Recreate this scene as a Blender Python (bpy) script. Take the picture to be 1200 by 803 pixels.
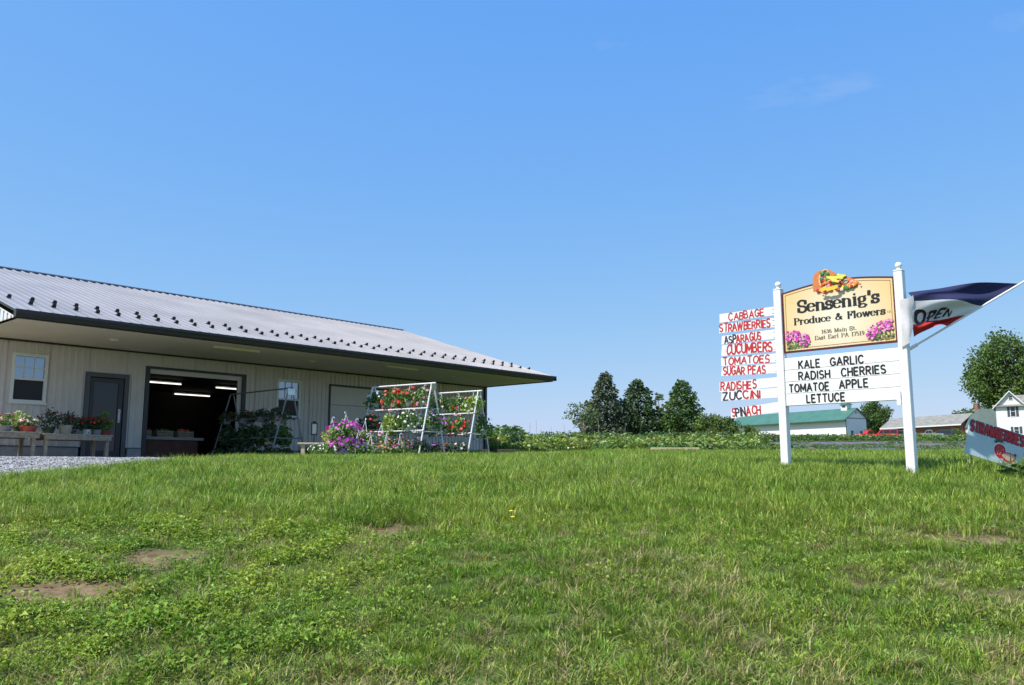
import bpy, math, random, bisect
from mathutils import Vector, Matrix, noise
R = math.radians
for o in list(bpy.data.objects): bpy.data.objects.remove(o)
sc = bpy.context.scene
COL = sc.collection
# ------------------------------------------------------------------ camera, sky, sun, exposure
cam = bpy.data.objects.new('camera', bpy.data.cameras.new('camera'))
COL.objects.link(cam)
PITCH = R(8.42)
cam.location = (0, 0, 0); cam.rotation_euler = (R(90) + PITCH, 0, 0)
cam.data.lens = 30.0; cam.data.sensor_width = 36.0; cam.data.clip_start = .05; cam.data.clip_end = 8000
sc.camera = cam
SUN_DIR = Vector((-.85, -.53, 0)).normalized(); SUN_EL = R(56)
SUN = Vector((SUN_DIR.x*math.cos(SUN_EL), SUN_DIR.y*math.cos(SUN_EL), math.sin(SUN_EL)))
WISP = 66.3
w = bpy.data.worlds.new('World'); sc.world = w; w.use_nodes = True
nt = w.node_tree; nt.nodes.clear()
sky = nt.nodes.new('ShaderNodeTexSky'); sky.sky_type = 'NISHITA'; sky.sun_disc = False
sky.sun_elevation = SUN_EL; sky.sun_rotation = math.atan2(SUN_DIR.x, SUN_DIR.y)
sky.altitude = 0; sky.air_density = 1.0; sky.dust_density = .6; sky.ozone_density = 1.0
bg = nt.nodes.new('ShaderNodeBackground'); bg.inputs['Strength'].default_value = .1
wo = nt.nodes.new('ShaderNodeOutputWorld')
# the sky's own colours, graded per channel to the clear saturated blue of the day
sp = nt.nodes.new('ShaderNodeSeparateColor'); cb = nt.nodes.new('ShaderNodeCombineColor')
nt.links.new(sky.outputs[0], sp.inputs[0])
for k, (g_, k_) in enumerate(((.86, 1.04), (.47, 2.36), (.02, 7.15))):
    pw = nt.nodes.new('ShaderNodeMath'); pw.operation = 'POWER'; pw.inputs[1].default_value = g_
    ml = nt.nodes.new('ShaderNodeMath'); ml.operation = 'MULTIPLY'; ml.inputs[1].default_value = k_
    nt.links.new(sp.outputs[k], pw.inputs[0]); nt.links.new(pw.outputs[0], ml.inputs[0]); nt.links.new(ml.outputs[0], cb.inputs[k])
# thin high cirrus wisps
tcw = nt.nodes.new('ShaderNodeTexCoord'); mpw = nt.nodes.new('ShaderNodeMapping'); mpw.inputs['Scale'].default_value = (1.6, 1.6, 4.2)
nzw = nt.nodes.new('ShaderNodeTexNoise'); nzw.noise_dimensions = '4D'; nzw.inputs['W'].default_value = WISP; nzw.inputs['Scale'].default_value = 1.5; nzw.inputs['Detail'].default_value = 6; nzw.inputs['Roughness'].default_value = .58; nzw.inputs['Distortion'].default_value = .5
rpw = nt.nodes.new('ShaderNodeMapRange'); rpw.inputs[1].default_value = .675; rpw.inputs[2].default_value = .84; rpw.inputs[3].default_value = 0; rpw.inputs[4].default_value = .34
mxw = nt.nodes.new('ShaderNodeMix'); mxw.data_type = 'RGBA'; mxw.inputs[7].default_value = (6.2, 6.6, 7.4, 1)
nt.links.new(tcw.outputs['Generated'], mpw.inputs[0]); nt.links.new(mpw.outputs[0], nzw.inputs['Vector']); nt.links.new(nzw.outputs[0], rpw.inputs[0]); nt.links.new(rpw.outputs[0], mxw.inputs[0])
nt.links.new(cb.outputs[0], mxw.inputs[6]); nt.links.new(mxw.outputs[2], bg.inputs[0]); nt.links.new(bg.outputs[0], wo.inputs[0])
sl = bpy.data.lights.new('sun', 'SUN'); sl.energy = 5.0; sl.angle = R(.53); sl.color = (1, .95, .87)
so = bpy.data.objects.new('sun', sl); COL.objects.link(so)
so.rotation_euler = SUN.to_track_quat('Z', 'Y').to_euler(); so.location = (-20, -10, 30)
vs = sc.view_settings; vs.view_transform = 'Standard'; vs.look = 'None'; vs.gamma = 1; vs.exposure = .3
vs.use_curve_mapping = False

# ------------------------------------------------------------------ helpers
def rng(seed): return random.Random(seed)
def at(px, py, Y):
    """world point at distance Y north of the viewpoint, on the sight line of a survey reading (px, py)"""
    c, s = math.cos(PITCH), math.sin(PITCH)
    x = (px-600)/1000; k = -(py-401.5)/1000
    d = Vector((x, c - k*s, s + k*c))
    return d*(Y/d.y)

def smooth(a, b, t):
    t = max(0, min(1, (t-a)/(b-a))); return t*t*(3-2*t)

# building frame
BANG = R(90-42.01); BO = Vector((-.91, 31.26, .22))
DU = Vector((math.cos(BANG), math.sin(BANG), 0)); DV = Vector((-math.sin(BANG), math.cos(BANG), 0))
def bw(u, v, z=0): return BO + DU*u + DV*v + Vector((0, 0, z))
def buv(x, y):
    d = Vector((x, y, 0)) - Vector((BO.x, BO.y, 0)); return d.dot(DU), d.dot(DV)

KY = [-60, 0, 2, 3.5, 5.5, 8, 11, 13.5, 17, 20, 24, 28, 32, 40, 60, 90, 120, 150, 200, 300, 600, 3000]
KZ = [-1.75, -1.55, -1.42, -1.18, -.80, -.42, -.09, .05, .15, .22, .34, .46, .63, 1.0, 2.0, 3.25, 4.3, 5.25, 6.95, 9.2, 12, 20]
def prof(y):
    i = max(1, min(len(KY)-1, bisect.bisect(KY, y)))
    def sl_(k):
        if k <= 0 or k >= len(KY)-1: return (KZ[min(k, len(KY)-1)]-KZ[max(0, k-1)])/(KY[min(k, len(KY)-1)]-KY[max(0, k-1)]) if k else 0
        return (KZ[k+1]-KZ[k-1])/(KY[k+1]-KY[k-1])
    x0, x1 = KY[i-1], KY[i]; h = x1-x0; t = max(0, min(1, (y-x0)/h))
    m0, m1 = sl_(i-1)*h, sl_(i)*h
    return (2*t**3-3*t*t+1)*KZ[i-1] + (t**3-2*t*t+t)*m0 + (-2*t**3+3*t*t)*KZ[i] + (t**3-t*t)*m1
def gz(x, y):
    z = prof(y)
    u, v = buv(x, y)
    wgt = smooth(-7, -4, v)*(1-smooth(-7, 0, u))*(1-smooth(10, 20, v))
    z = z*(1-wgt) + .19*wgt
    if y < 60:
        z += .035*noise.noise(Vector((x*.45, y*.45, 3))) * (1-smooth(35, 60, y)) * (1-wgt) + .012*noise.noise(Vector((x*1.7, y*1.7, 7)))
    return z

def link(o, parent=None):
    COL.objects.link(o)
    if parent is not None: o.parent = parent
    return o
def tag(o, label=None, cat=None, group=None, kind=None):
    if label: o['label'] = label
    if cat: o['category'] = cat
    if group: o['group'] = group
    if kind: o['kind'] = kind
    return o
def empty(name, loc, rz=0, label=None, cat=None, group=None):
    o = bpy.data.objects.new(name, None); o.empty_display_size = .2
    o.location = loc; o.rotation_euler = (0, 0, rz)
    link(o); return tag(o, label, cat, group)

class MB:
    def __init__(s): s.v = []; s.f = []; s.m = []
    def add(s, vs_, fs_, mi=0):
        b = len(s.v); s.v += [tuple(p) for p in vs_]
        for f in fs_: s.f.append(tuple(b+i for i in f)); s.m.append(mi)
    def box(s, x0, x1, y0, y1, z0, z1, mi=0, M=None):
        p = [Vector((x, y, z)) for z in (z0, z1) for y in (y0, y1) for x in (x0, x1)]
        if M is not None: p = [M @ q for q in p]
        s.add(p, [(0,2,3,1),(4,5,7,6),(0,1,5,4),(2,6,7,3),(0,4,6,2),(1,3,7,5)], mi)
        return s
    def bevbox(s, x0, x1, y0, y1, z0, z1, c=.01, mi=0, M=None):
        """box with chamfered vertical and top edges"""
        def ring(z, k):
            return [(x0+k+c,y0+k,z),(x1-k-c,y0+k,z),(x1-k,y0+k+c,z),(x1-k,y1-k-c,z),(x1-k-c,y1-k,z),(x0+k+c,y1-k,z),(x0+k,y1-k-c,z),(x0+k,y0+k+c,z)]
        P = ring(z0, c)+ring(z0+c, 0)+ring(z1-c, 0)+ring(z1, c)
        F = [tuple(range(7,-1,-1)), tuple(range(24,32))]
        for r_ in range(3):
            for i in range(8):
                j = (i+1) % 8; F.append((r_*8+i, r_*8+j, r_*8+8+j, r_*8+8+i))
        P = [Vector(p) for p in P]
        if M is not None: P = [M @ q for q in P]
        s.add(P, F, mi); return s
    def tube(s, pts, r, n=6, mi=0, cap=True):
        pts = [Vector(p) for p in pts]; rs = r if isinstance(r, (list, tuple)) else [r]*len(pts)
        ring = []; V = []
        up = None
        for i, p in enumerate(pts):
            t = (pts[min(i+1, len(pts)-1)]-pts[max(i-1, 0)])
            if t.length < 1e-9: t = Vector((0, 0, 1))
            t.normalize()
            if up is None:
                up = Vector((0, 0, 1)) if abs(t.z) < .9 else Vector((1, 0, 0))
            a = t.cross(up)
            if a.length < 1e-6: a = t.cross(Vector((0, 1, 0)))
            a.normalize(); b = t.cross(a); up = b*-1 if False else up
            V += [p + (a*math.cos(2*math.pi*k/n) + b*math.sin(2*math.pi*k/n))*rs[i] for k in range(n)]
        F = []
        for i in range(len(pts)-1):
            for k in range(n):
                F.append((i*n+k, (i+1)*n+k, (i+1)*n+(k+1) % n, i*n+(k+1) % n))
        if cap:
            F.append(tuple(range(n))); F.append(tuple(range(len(V)-1, len(V)-n-1, -1)))
        s.add(V, F, mi); return s
    def lathe(s, prof_, n=12, c=(0, 0, 0), mi=0):
        V = []; c = Vector(c)
        for r_, z in prof_:
            V += [c + Vector((r_*math.cos(2*math.pi*k/n), r_*math.sin(2*math.pi*k/n), z)) for k in range(n)]
        F = [(i*n+k, i*n+(k+1) % n, (i+1)*n+(k+1) % n, (i+1)*n+k) for i in range(len(prof_)-1) for k in range(n)]
        F.append(tuple(range(n-1, -1, -1))); F.append(tuple(range(len(V)-n, len(V))))
        s.add(V, F, mi); return s
    def prism(s, poly, y0, y1, mi=0):
        """polygon in x,z extruded along y"""
        n = len(poly)
        V = [(x, y0, z) for x, z in poly]+[(x, y1, z) for x, z in poly]
        F = [tuple(range(n)), tuple(range(2*n-1, n-1, -1))]+[(i, n+i, n+(i+1) % n, (i+1) % n) for i in range(n)]
        s.add(V, F, mi); return s
    def leaf(s, c, size, rd, mi=0, up=.3, asp=.55, d=None):
        """a pointed four sided leaf"""
        a = Vector((rd.gauss(0, 1), rd.gauss(0, 1), rd.gauss(0, 1)+up)) if d is None else Vector(d)
        if a.length < 1e-4: a = Vector((0, 0, 1))
        a.normalize(); b = a.cross(Vector((rd.gauss(0, 1), rd.gauss(0, 1), rd.gauss(0, 1)))).normalized()
        c = Vector(c); h = a*size*.5; k = b*size*.5*asp
        s.add([c-h, c+k-h*.1, c+h, c-k-h*.1], [(0, 1, 2, 3)], mi)
    def blob(s, c, r, mi=0, sq=(1, 1, 1)):
        c = Vector(c)
        V = [c+Vector((x*r*sq[0], y*r*sq[1], z*r*sq[2])) for x, y, z in ((1,0,0),(-1,0,0),(0,1,0),(0,-1,0),(0,0,1),(0,0,-1))]
        s.add(V, [(0,2,4),(2,1,4),(1,3,4),(3,0,4),(2,0,5),(1,2,5),(3,1,5),(0,3,5)], mi)
    def ball(s, c, r, n=10, m=6, mi=0, sq=(1, 1, 1)):
        c = Vector(c); V = []; F = []
        for i in range(1, m):
            t = math.pi*i/m
            for k in range(n):
                p = 2*math.pi*k/n
                V.append(c+Vector((r*sq[0]*math.sin(t)*math.cos(p), r*sq[1]*math.sin(t)*math.sin(p), r*sq[2]*math.cos(t))))
        V += [c+Vector((0, 0, r*sq[2])), c-Vector((0, 0, r*sq[2]))]; T = len(V)-2; Bm = len(V)-1
        for i in range(m-2):
            for k in range(n): F.append((i*n+k, (i+1)*n+k, (i+1)*n+(k+1) % n, i*n+(k+1) % n))
        for k in range(n):
            F.append((T, k, (k+1) % n)); F.append((Bm, (m-2)*n+(k+1) % n, (m-2)*n+k))
        s.add(V, F, mi); return s
    def mesh(s, name, mats):
        me = bpy.data.meshes.new(name); me.from_pydata(s.v, [], s.f)
        for m_ in (mats if isinstance(mats, (list, tuple)) else [mats]): me.materials.append(m_)
        me.polygons.foreach_set('material_index', s.m); me.update(); return me
    def build(s, name, mats, parent=None, loc=None, sm=False, rz=0):
        me = s.mesh(name, mats)
        if sm: me.polygons.foreach_set('use_smooth', [True]*len(me.polygons))
        o = bpy.data.objects.new(name, me); link(o, parent)
        if loc is not None: o.location = loc
        if rz: o.rotation_euler.z = rz
        return o

# ------------------------------------------------------------------ materials
def mat(name, col, rough=.6, var=.0, vscale=6., bump=0., bscale=40., metal=0., spec=.5, col2=None, rnd=0., trans=0., emit=0., coords='Object'):
    m = bpy.data.materials.new(name); m.use_nodes = True
    n = m.node_tree; p = n.nodes['Principled BSDF']
    p.inputs['Roughness'].default_value = rough; p.inputs['Metallic'].default_value = metal
    p.inputs['Specular IOR Level'].default_value = spec
    c = tuple(col)+(1,)
    p.inputs['Base Color'].default_value = c
    src = None
    tc = n.nodes.new('ShaderNodeTexCoord')
    if var or col2:
        nz = n.nodes.new('ShaderNodeTexNoise'); nz.inputs['Scale'].default_value = vscale; nz.inputs['Detail'].default_value = 6
        n.links.new(tc.outputs[coords], nz.inputs['Vector'])
        r_ = n.nodes.new('ShaderNodeValToRGB'); r_.color_ramp.elements[0].position = .32; r_.color_ramp.elements[1].position = .68
        r_.color_ramp.elements[0].color = tuple(x*(1-var) for x in col)+(1,)
        r_.color_ramp.elements[1].color = (tuple(col2)+(1,)) if col2 else tuple(min(1, x*(1+var)) for x in col)+(1,)
        n.links.new(nz.outputs[0], r_.inputs[0]); src = r_.outputs[0]
    if rnd:
        oi = n.nodes.new('ShaderNodeObjectInfo'); hs = n.nodes.new('ShaderNodeHueSaturation')
        mr = n.nodes.new('ShaderNodeMapRange'); mr.inputs[3].default_value = 1-rnd; mr.inputs[4].default_value = 1+rnd
        n.links.new(oi.outputs['Random'], mr.inputs[0]); n.links.new(mr.outputs[0], hs.inputs['Value'])
        m2 = n.nodes.new('ShaderNodeMath'); m2.operation = 'MULTIPLY'; m2.inputs[1].default_value = 7.31
        m3 = n.nodes.new('ShaderNodeMath'); m3.operation = 'FRACT'
        mh = n.nodes.new('ShaderNodeMapRange'); mh.inputs[3].default_value = .5-.05*rnd*2; mh.inputs[4].default_value = .5+.03*rnd*2
        n.links.new(oi.outputs['Random'], m2.inputs[0]); n.links.new(m2.outputs[0], m3.inputs[0]); n.links.new(m3.outputs[0], mh.inputs[0])
        n.links.new(mh.outputs[0], hs.inputs['Hue'])
        if src: n.links.new(src, hs.inputs['Color'])
        else: hs.inputs['Color'].default_value = c
        src = hs.outputs[0]
    if src: n.links.new(src, p.inputs['Base Color'])
    if bump:
        b = n.nodes.new('ShaderNodeBump'); b.inputs['Strength'].default_value = bump; b.inputs['Distance'].default_value = .02
        nb = n.nodes.new('ShaderNodeTexNoise'); nb.inputs['Scale'].default_value = bscale; nb.inputs['Detail'].default_value = 4
        n.links.new(tc.outputs[coords], nb.inputs['Vector']); n.links.new(nb.outputs[0], b.inputs['Height']); n.links.new(b.outputs[0], p.inputs['Normal'])
    if trans:
        tr = n.nodes.new('ShaderNodeBsdfTranslucent'); mx = n.nodes.new('ShaderNodeMixShader'); mx.inputs[0].default_value = trans
        if src: n.links.new(src, tr.inputs[0])
        else: tr.inputs[0].default_value = c
        n.links.new(p.outputs[0], mx.inputs[1]); n.links.new(tr.outputs[0], mx.inputs[2])
        n.links.new(mx.outputs[0], n.nodes['Material Output'].inputs[0])
    if emit:
        p.inputs['Emission Color'].default_value = c; p.inputs['Emission Strength'].default_value = emit
    return m
def glass(name, tint=(.02, .025, .03), rough=.03):
    m = mat(name, tint, rough, spec=1.0); return m

M = {}
M['siding'] = mat('grey ribbed siding', (.66, .59, .53), .5, var=.04, vscale=3)
M['gable'] = mat('white ribbed siding', (.72, .72, .72), .45)
M['soffit'] = mat('beige soffit', (.74, .65, .50), .6, var=.03, vscale=2)
M['roof'] = mat('weathered grey roof metal', (.28, .268, .272), .36, var=.13, vscale=.6, spec=.5)
M['dark'] = mat('charcoal trim', (.028, .026, .027), .4)
M['black'] = mat('black paint', (.012, .012, .013), .45)
M['concrete'] = mat('grey concrete', (.36, .35, .33), .9, var=.12, vscale=8, bump=.3)
M['white'] = mat('white paint', (.80, .80, .79), .4, var=.02, vscale=5)
M['vinyl'] = mat('white vinyl', (.82, .82, .81), .35, var=.05, vscale=4, bump=.08, bscale=25)
M['frame'] = mat('white window frame', (.74, .73, .68), .4)
M['glass'] = mat('coated window glass', (.30, .34, .38), .04, metal=.75)
M['screen'] = mat('insect screen over glass', (.018, .017, .018), .35, spec=.3)
M['doorglass'] = mat('door glass', (.012, .015, .02), .05, spec=.45)
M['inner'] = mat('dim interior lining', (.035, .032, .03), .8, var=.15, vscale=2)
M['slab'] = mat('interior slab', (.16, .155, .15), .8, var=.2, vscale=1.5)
M['tube'] = mat('lit tube', (1, .96, .88), .5, emit=1.3)
M['alu'] = mat('galvanised tube', (.74, .74, .75), .4, metal=.1, var=.05, vscale=20)
M['wood'] = mat('weathered lumber', (.36, .28, .19), .8, var=.25, vscale=14, bump=.3, bscale=60)
M['palewood'] = mat('fresh lumber', (.62, .50, .33), .75, var=.15, vscale=18, bump=.2)
M['darkwood'] = mat('dark old timber', (.07, .06, .05), .9, var=.3, vscale=10, bump=.4)
M['brownpanel'] = mat('brown stained panel', (.13, .055, .035), .7, var=.2, vscale=5)
M['terracotta'] = mat('red plastic pot', (.38, .07, .05), .5, var=.05)
M['tan'] = mat('tan pot', (.45, .36, .27), .6, var=.08)
M['greypot'] = mat('grey pot', (.24, .25, .26), .6, var=.08)
M['whitepot'] = mat('white hanging pot', (.72, .73, .74), .45)
M['greenpot'] = mat('dark green pot', (.03, .06, .04), .5)
LEAF = {
 'mid': mat('basket leaves', (.125, .235, .045), .5, var=.35, vscale=9, trans=.25),
 'lime': mat('lime leaves', (.30, .42, .06), .5, var=.25, vscale=9, trans=.25),
 'deep': mat('deep leaves', (.045, .085, .026), .55, var=.35, vscale=9, trans=.2),
}
def fl(n, c): return mat(n+' petals', c, .55, var=.12, vscale=30, trans=.2)
FL = {'red': fl('red', (.62, .03, .025)), 'deepred': fl('deep red', (.28, .012, .02)), 'magenta': fl('magenta', (.62, .06, .50)),
      'pink': fl('pink', (.75, .25, .38)), 'white': fl('white', (.82, .80, .78)), 'purple': fl('purple', (.30, .08, .45)),
      'coral': fl('coral', (.80, .16, .09)), 'yellow': fl('yellow', (.80, .62, .05)), 'lilac': fl('lilac', (.55, .35, .65))}

# ------------------------------------------------------------------ ground
def axis(lo, hi, step, far, g=1.25):
    a = [lo+step*i for i in range(int(round((hi-lo)/step))+1)]
    s_ = step; x = hi
    while x < far: s_ *= g; x += s_; a.append(x)
    s_ = step; x = lo
    while x > -far: s_ *= g; x -= s_; a.insert(0, x)
    return a
def ground_material():
    m = bpy.data.materials.new('lawn soil'); m.use_nodes = True; n = m.node_tree; p = n.nodes['Principled BSDF']
    p.inputs['Roughness'].default_value = .95; p.inputs['Specular IOR Level'].default_value = .15
    tc = n.nodes.new('ShaderNodeTexCoord')
    def nz(sc_, d=6):
        k = n.nodes.new('ShaderNodeTexNoise'); k.inputs['Scale'].default_value = sc_; k.inputs['Detail'].default_value = d
        n.links.new(tc.outputs['Object'], k.inputs['Vector']); return k
    r1 = n.nodes.new('ShaderNodeValToRGB'); e = r1.color_ramp.elements
    e[0].position = .35; e[0].color = (.045, .075, .018, 1); e[1].position = .62; e[1].color = (.10, .14, .035, 1)
    n.links.new(nz(2.2).outputs[0], r1.inputs[0])
    r2 = n.nodes.new('ShaderNodeValToRGB'); e = r2.color_ramp.elements
    e[0].position = .3; e[0].color = (.095, .066, .036, 1); e[1].position = .7; e[1].color = (.24, .17, .10, 1)
    n.links.new(nz(9).outputs[0], r2.inputs[0])
    r3 = n.nodes.new('ShaderNodeValToRGB'); r3.color_ramp.elements[0].position = .5; r3.color_ramp.elements[1].position = .6
    n.links.new(nz(.9, 3).outputs[0], r3.inputs[0])
    at_ = n.nodes.new('ShaderNodeAttribute'); at_.attribute_name = 'bare'
    mx0 = n.nodes.new('ShaderNodeMath'); mx0.operation = 'MAXIMUM'
    ml = n.nodes.new('ShaderNodeMath'); ml.operation = 'MULTIPLY'; ml.inputs[1].default_value = .35
    n.links.new(r3.outputs[0], ml.inputs[0]); n.links.new(ml.outputs[0], mx0.inputs[0]); n.links.new(at_.outputs['Fac'], mx0.inputs[1])
    mx = n.nodes.new('ShaderNodeMix'); mx.data_type = 'RGBA'
    n.links.new(mx0.outputs[0], mx.inputs[0]); n.links.new(r1.outputs[0], mx.inputs[6]); n.links.new(r2.outputs[0], mx.inputs[7])
    n.links.new(mx.outputs[2], p.inputs['Base Color'])
    b = n.nodes.new('ShaderNodeBump'); b.inputs['Strength'].default_value = .6; b.inputs['Distance'].default_value = .03
    n.links.new(nz(25).outputs[0], b.inputs['Height']); n.links.new(b.outputs[0], p.inputs['Normal'])
    return m
BARE = [(-2.6, 6.35, .50, .42), (-2.85, 5.6, .7, .36), (-1.05, 7.35, .40, .34), (-4.5, 7.3, .4, .3), (3.6, 6.9, .6, .34), (4.85, 11.9, .3, .12), (5.2, 12.0, .3, .12), (2.3, 5.7, .2, .1), (3.1, 5.55, .25, .09), (-.3, 6.2, .2, .09)]
def bare(x, y):
    b = 0
    for cx, cy, rx, ry in BARE:
        d = math.hypot((x-cx)/rx, (y-cy)/ry) + .55*noise.noise(Vector((x*4, y*4, 1)))
        b = max(b, 1-smooth(.55, 1.05, d))
    if 28.5 < y < 70 and -3 < x < .60*y+1.5*noise.noise(Vector((y*.3, 2, 2))):   # tilled field
        b = max(b, smooth(29.5, 31, y + .6*noise.noise(Vector((x*.3, 0, 5)))) * (1-smooth(60, 70, y))*.9)
    return b
def ground():
    xs = axis(-14, 14, .25, 3000); ys = axis(3, 34, .25, 3000)
    xs = [x for x in xs]; V = []; A = []
    for y in ys:
        for x in xs: V.append((x, y, gz(x, y))); A.append(bare(x, y))
    nx = len(xs)
    F = [(j*nx+i, j*nx+i+1, (j+1)*nx+i+1, (j+1)*nx+i) for j in range(len(ys)-1) for i in range(nx-1)]
    me = bpy.data.meshes.new('ground'); me.from_pydata(V, [], F); me.materials.append(ground_material())
    a = me.attributes.new('bare', 'FLOAT', 'POINT'); a.data.foreach_set('value', A)
    me.polygons.foreach_set('use_smooth', [True]*len(me.polygons))
    o = bpy.data.objects.new('ground', me); link(o); tag(o, kind='structure')
ground()

GE = [(-16, 8.0), (-9, 9.6), (-6.3, 10.3), (-5.65, 11.6), (-5.25, 13.4), (-5.2, 15.2), (-5.7, 17.2), (-6.0, 19.0)]
def on_gravel(x, y):
    u, v = buv(x, y)
    if -17.5 < u < -7.0 and -2.9+.25*noise.noise(Vector((u, 0, 2))) < v < .0: return True
    if y < 8 or v > -.02: return False
    ys = [p[1] for p in GE]
    if y > ys[-1]: xe = GE[-1][0]+(y-19)*-.4
    else:
        i = max(1, bisect.bisect(ys, y))
        if i >= len(GE): i = len(GE)-1
        a, b = GE[i-1], GE[i]; t = (y-a[1])/(b[1]-a[1]); xe = a[0]+(b[0]-a[0])*t
    return x < xe + .25*noise.noise(Vector((x*1.2, y*1.2, 9)))
def gravel():
    st = .22; idx = {}; V = []; F = []
    def vid(i, j):
        if (i, j) not in idx:
            x, y = -18+i*st, 7.5+j*st; idx[(i, j)] = len(V); V.append((x, y, gz(x, y)+.02))
        return idx[(i, j)]
    for i in range(70):
        for j in range(110):
            x, y = -18+(i+.5)*st, 7.5+(j+.5)*st
            if on_gravel(x, y): F.append((vid(i, j), vid(i+1, j), vid(i+1, j+1), vid(i, j+1)))
    me = bpy.data.meshes.new('gravel_drive'); me.from_pydata(V, [], F)
    me.materials.append(mat('gravel bed', (.19, .185, .18), .95, var=.45, vscale=40, bump=.8, bscale=50))
    o = bpy.data.objects.new('gravel_drive', me); link(o); tag(o, kind='structure')
gravel()

# ------------------------------------------------------------------ instancing of uncountable stuff
def scatter(name, pts, protos, label, cat):
    """pts: (x,y,z, rotz, tiltx, scale, index); protos: meshes"""
    pc = bpy.data.collections.new(name+'_kinds')
    for i, me in enumerate(protos):
        o = bpy.data.objects.new('%s_kind_%02d' % (name, i), me); pc.objects.link(o)
    me = bpy.data.meshes.new(name); me.from_pydata([p[:3] for p in pts], [], [])
    a = me.attributes.new('rot', 'FLOAT_VECTOR', 'POINT'); a.data.foreach_set('vector', [c for p in pts for c in (p[4], 0, p[3])])
    a = me.attributes.new('scl', 'FLOAT', 'POINT'); a.data.foreach_set('value', [p[5] for p in pts])
    a = me.attributes.new('kid', 'INT', 'POINT'); a.data.foreach_set('value', [p[6] for p in pts])
    o = bpy.data.objects.new(name, me); link(o); tag(o, label, cat, kind='stuff')
    g = bpy.data.node_groups.new(name, 'GeometryNodeTree')
    g.interface.new_socket('Geometry', in_out='INPUT', socket_type='NodeSocketGeometry')
    g.interface.new_socket('Geometry', in_out='OUTPUT', socket_type='NodeSocketGeometry')
    N = g.nodes; gi = N.new('NodeGroupInput'); go = N.new('NodeGroupOutput')
    m2p = N.new('GeometryNodeMeshToPoints'); iop = N.new('GeometryNodeInstanceOnPoints')
    ci = N.new('GeometryNodeCollectionInfo'); ci.inputs['Collection'].default_value = pc
    ci.inputs['Separate Children'].default_value = True; ci.inputs['Reset Children'].default_value = True
    def na(nm, t):
        k = N.new('GeometryNodeInputNamedAttribute'); k.data_type = t; k.inputs['Name'].default_value = nm; return k.outputs[0]
    e2r = N.new('FunctionNodeEulerToRotation')
    L = g.links
    L.new(gi.outputs[0], m2p.inputs[0]); L.new(m2p.outputs[0], iop.inputs['Points']); L.new(ci.outputs[0], iop.inputs['Instance'])
    iop.inputs['Pick Instance'].default_value = True
    L.new(na('kid', 'INT'), iop.inputs['Instance Index']); L.new(na('rot', 'FLOAT_VECTOR'), e2r.inputs[0]); L.new(e2r.outputs[0], iop.inputs['Rotation'])
    L.new(na('scl', 'FLOAT'), iop.inputs['Scale']); L.new(iop.outputs[0], go.inputs[0])
    md = o.modifiers.new('scatter', 'NODES'); md.node_group = g
    return o

def grass_mat(name, a, b, rnd=.25):
    m = mat(name, a, .45, vscale=.9, var=.0, col2=b, rnd=rnd, trans=.35, spec=.35)
    # position noise should follow the lawn, not each tuft
    n = m.node_tree
    g = n.nodes.new('ShaderNodeNewGeometry')
    for k in n.nodes:
        if k.type == 'TEX_NOISE':
            for l in list(k.inputs['Vector'].links): n.links.remove(l)
            n.links.new(g.outputs['Position'], k.inputs['Vector'])
    return m
GM = grass_mat('grass blades', (.17, .31, .03), (.30, .41, .05), .25)
GL = grass_mat('light grass blades', (.27, .42, .05), (.42, .52, .10), .25)
GK = grass_mat('dark grass blades', (.075, .16, .018), (.13, .22, .03), .25)
GD = grass_mat('dry grass blades', (.36, .30, .13), (.50, .42, .22), .3)
GW = grass_mat('broad weed leaves', (.17, .30, .03), (.31, .41, .045), .3)
def tuft(seed, n, h, spread, wdt, lean, dry=.06):
    rd = rng(seed); mb = MB()
    for i in range(n):
        a = rd.uniform(0, 2*math.pi); r_ = spread*math.sqrt(rd.random())
        b = Vector((r_*math.cos(a), r_*math.sin(a), -.01)); hh = h*rd.uniform(.45, 1.1)
        d = Vector((math.cos(a+rd.gauss(0, .9)), math.sin(a+rd.gauss(0, .9)), 0)); ln = lean*rd.uniform(.3, 1.6)*hh
        sd = Vector((-d.y, d.x, 0)).lerp(d, rd.uniform(-.4, .4)).normalized()*wdt*rd.uniform(.6, 1.3)*.5
        p1 = b+Vector((0, 0, hh*.55))+d*ln*.3; p2 = b+Vector((0, 0, hh*rd.uniform(.8, 1)))+d*ln
        k_ = rd.random(); mi = 1 if k_ < dry else 2 if k_ < dry+.26 else 3 if k_ < dry+.50 else 0
        mb.add([b-sd, b+sd, p1+sd*.8, p1-sd*.8, p2], [(0, 1, 2, 3), (3, 2, 4)], mi)
    return mb.mesh('grass_tuft', [GM, GD, GL, GK])
def weed(seed, n, r_, size):
    rd = rng(seed); mb = MB()
    for i in range(n):
        a = rd.uniform(0, 2*math.pi); q = r_*math.sqrt(rd.random()); h = rd.uniform(.01, .07)
        c = Vector((q*math.cos(a), q*math.sin(a), h)); d = Vector((math.cos(a), math.sin(a), rd.uniform(-.1, .8))).normalized()
        s_ = size*rd.uniform(.6, 1.3); sd = d.cross(Vector((rd.gauss(0, .3), rd.gauss(0, .3), 1))).normalized()*s_*.32
        mid = c+d*s_*.5+Vector((0, 0, .006))
        mb.add([c, mid+sd, c+d*s_-Vector((0, 0, .008)), mid-sd, mid+Vector((0, 0, -.006))], [(0, 1, 4), (1, 2, 4), (2, 3, 4), (3, 0, 4)], 0)
    return mb.mesh('weed_clump', [GW, GD])
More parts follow.
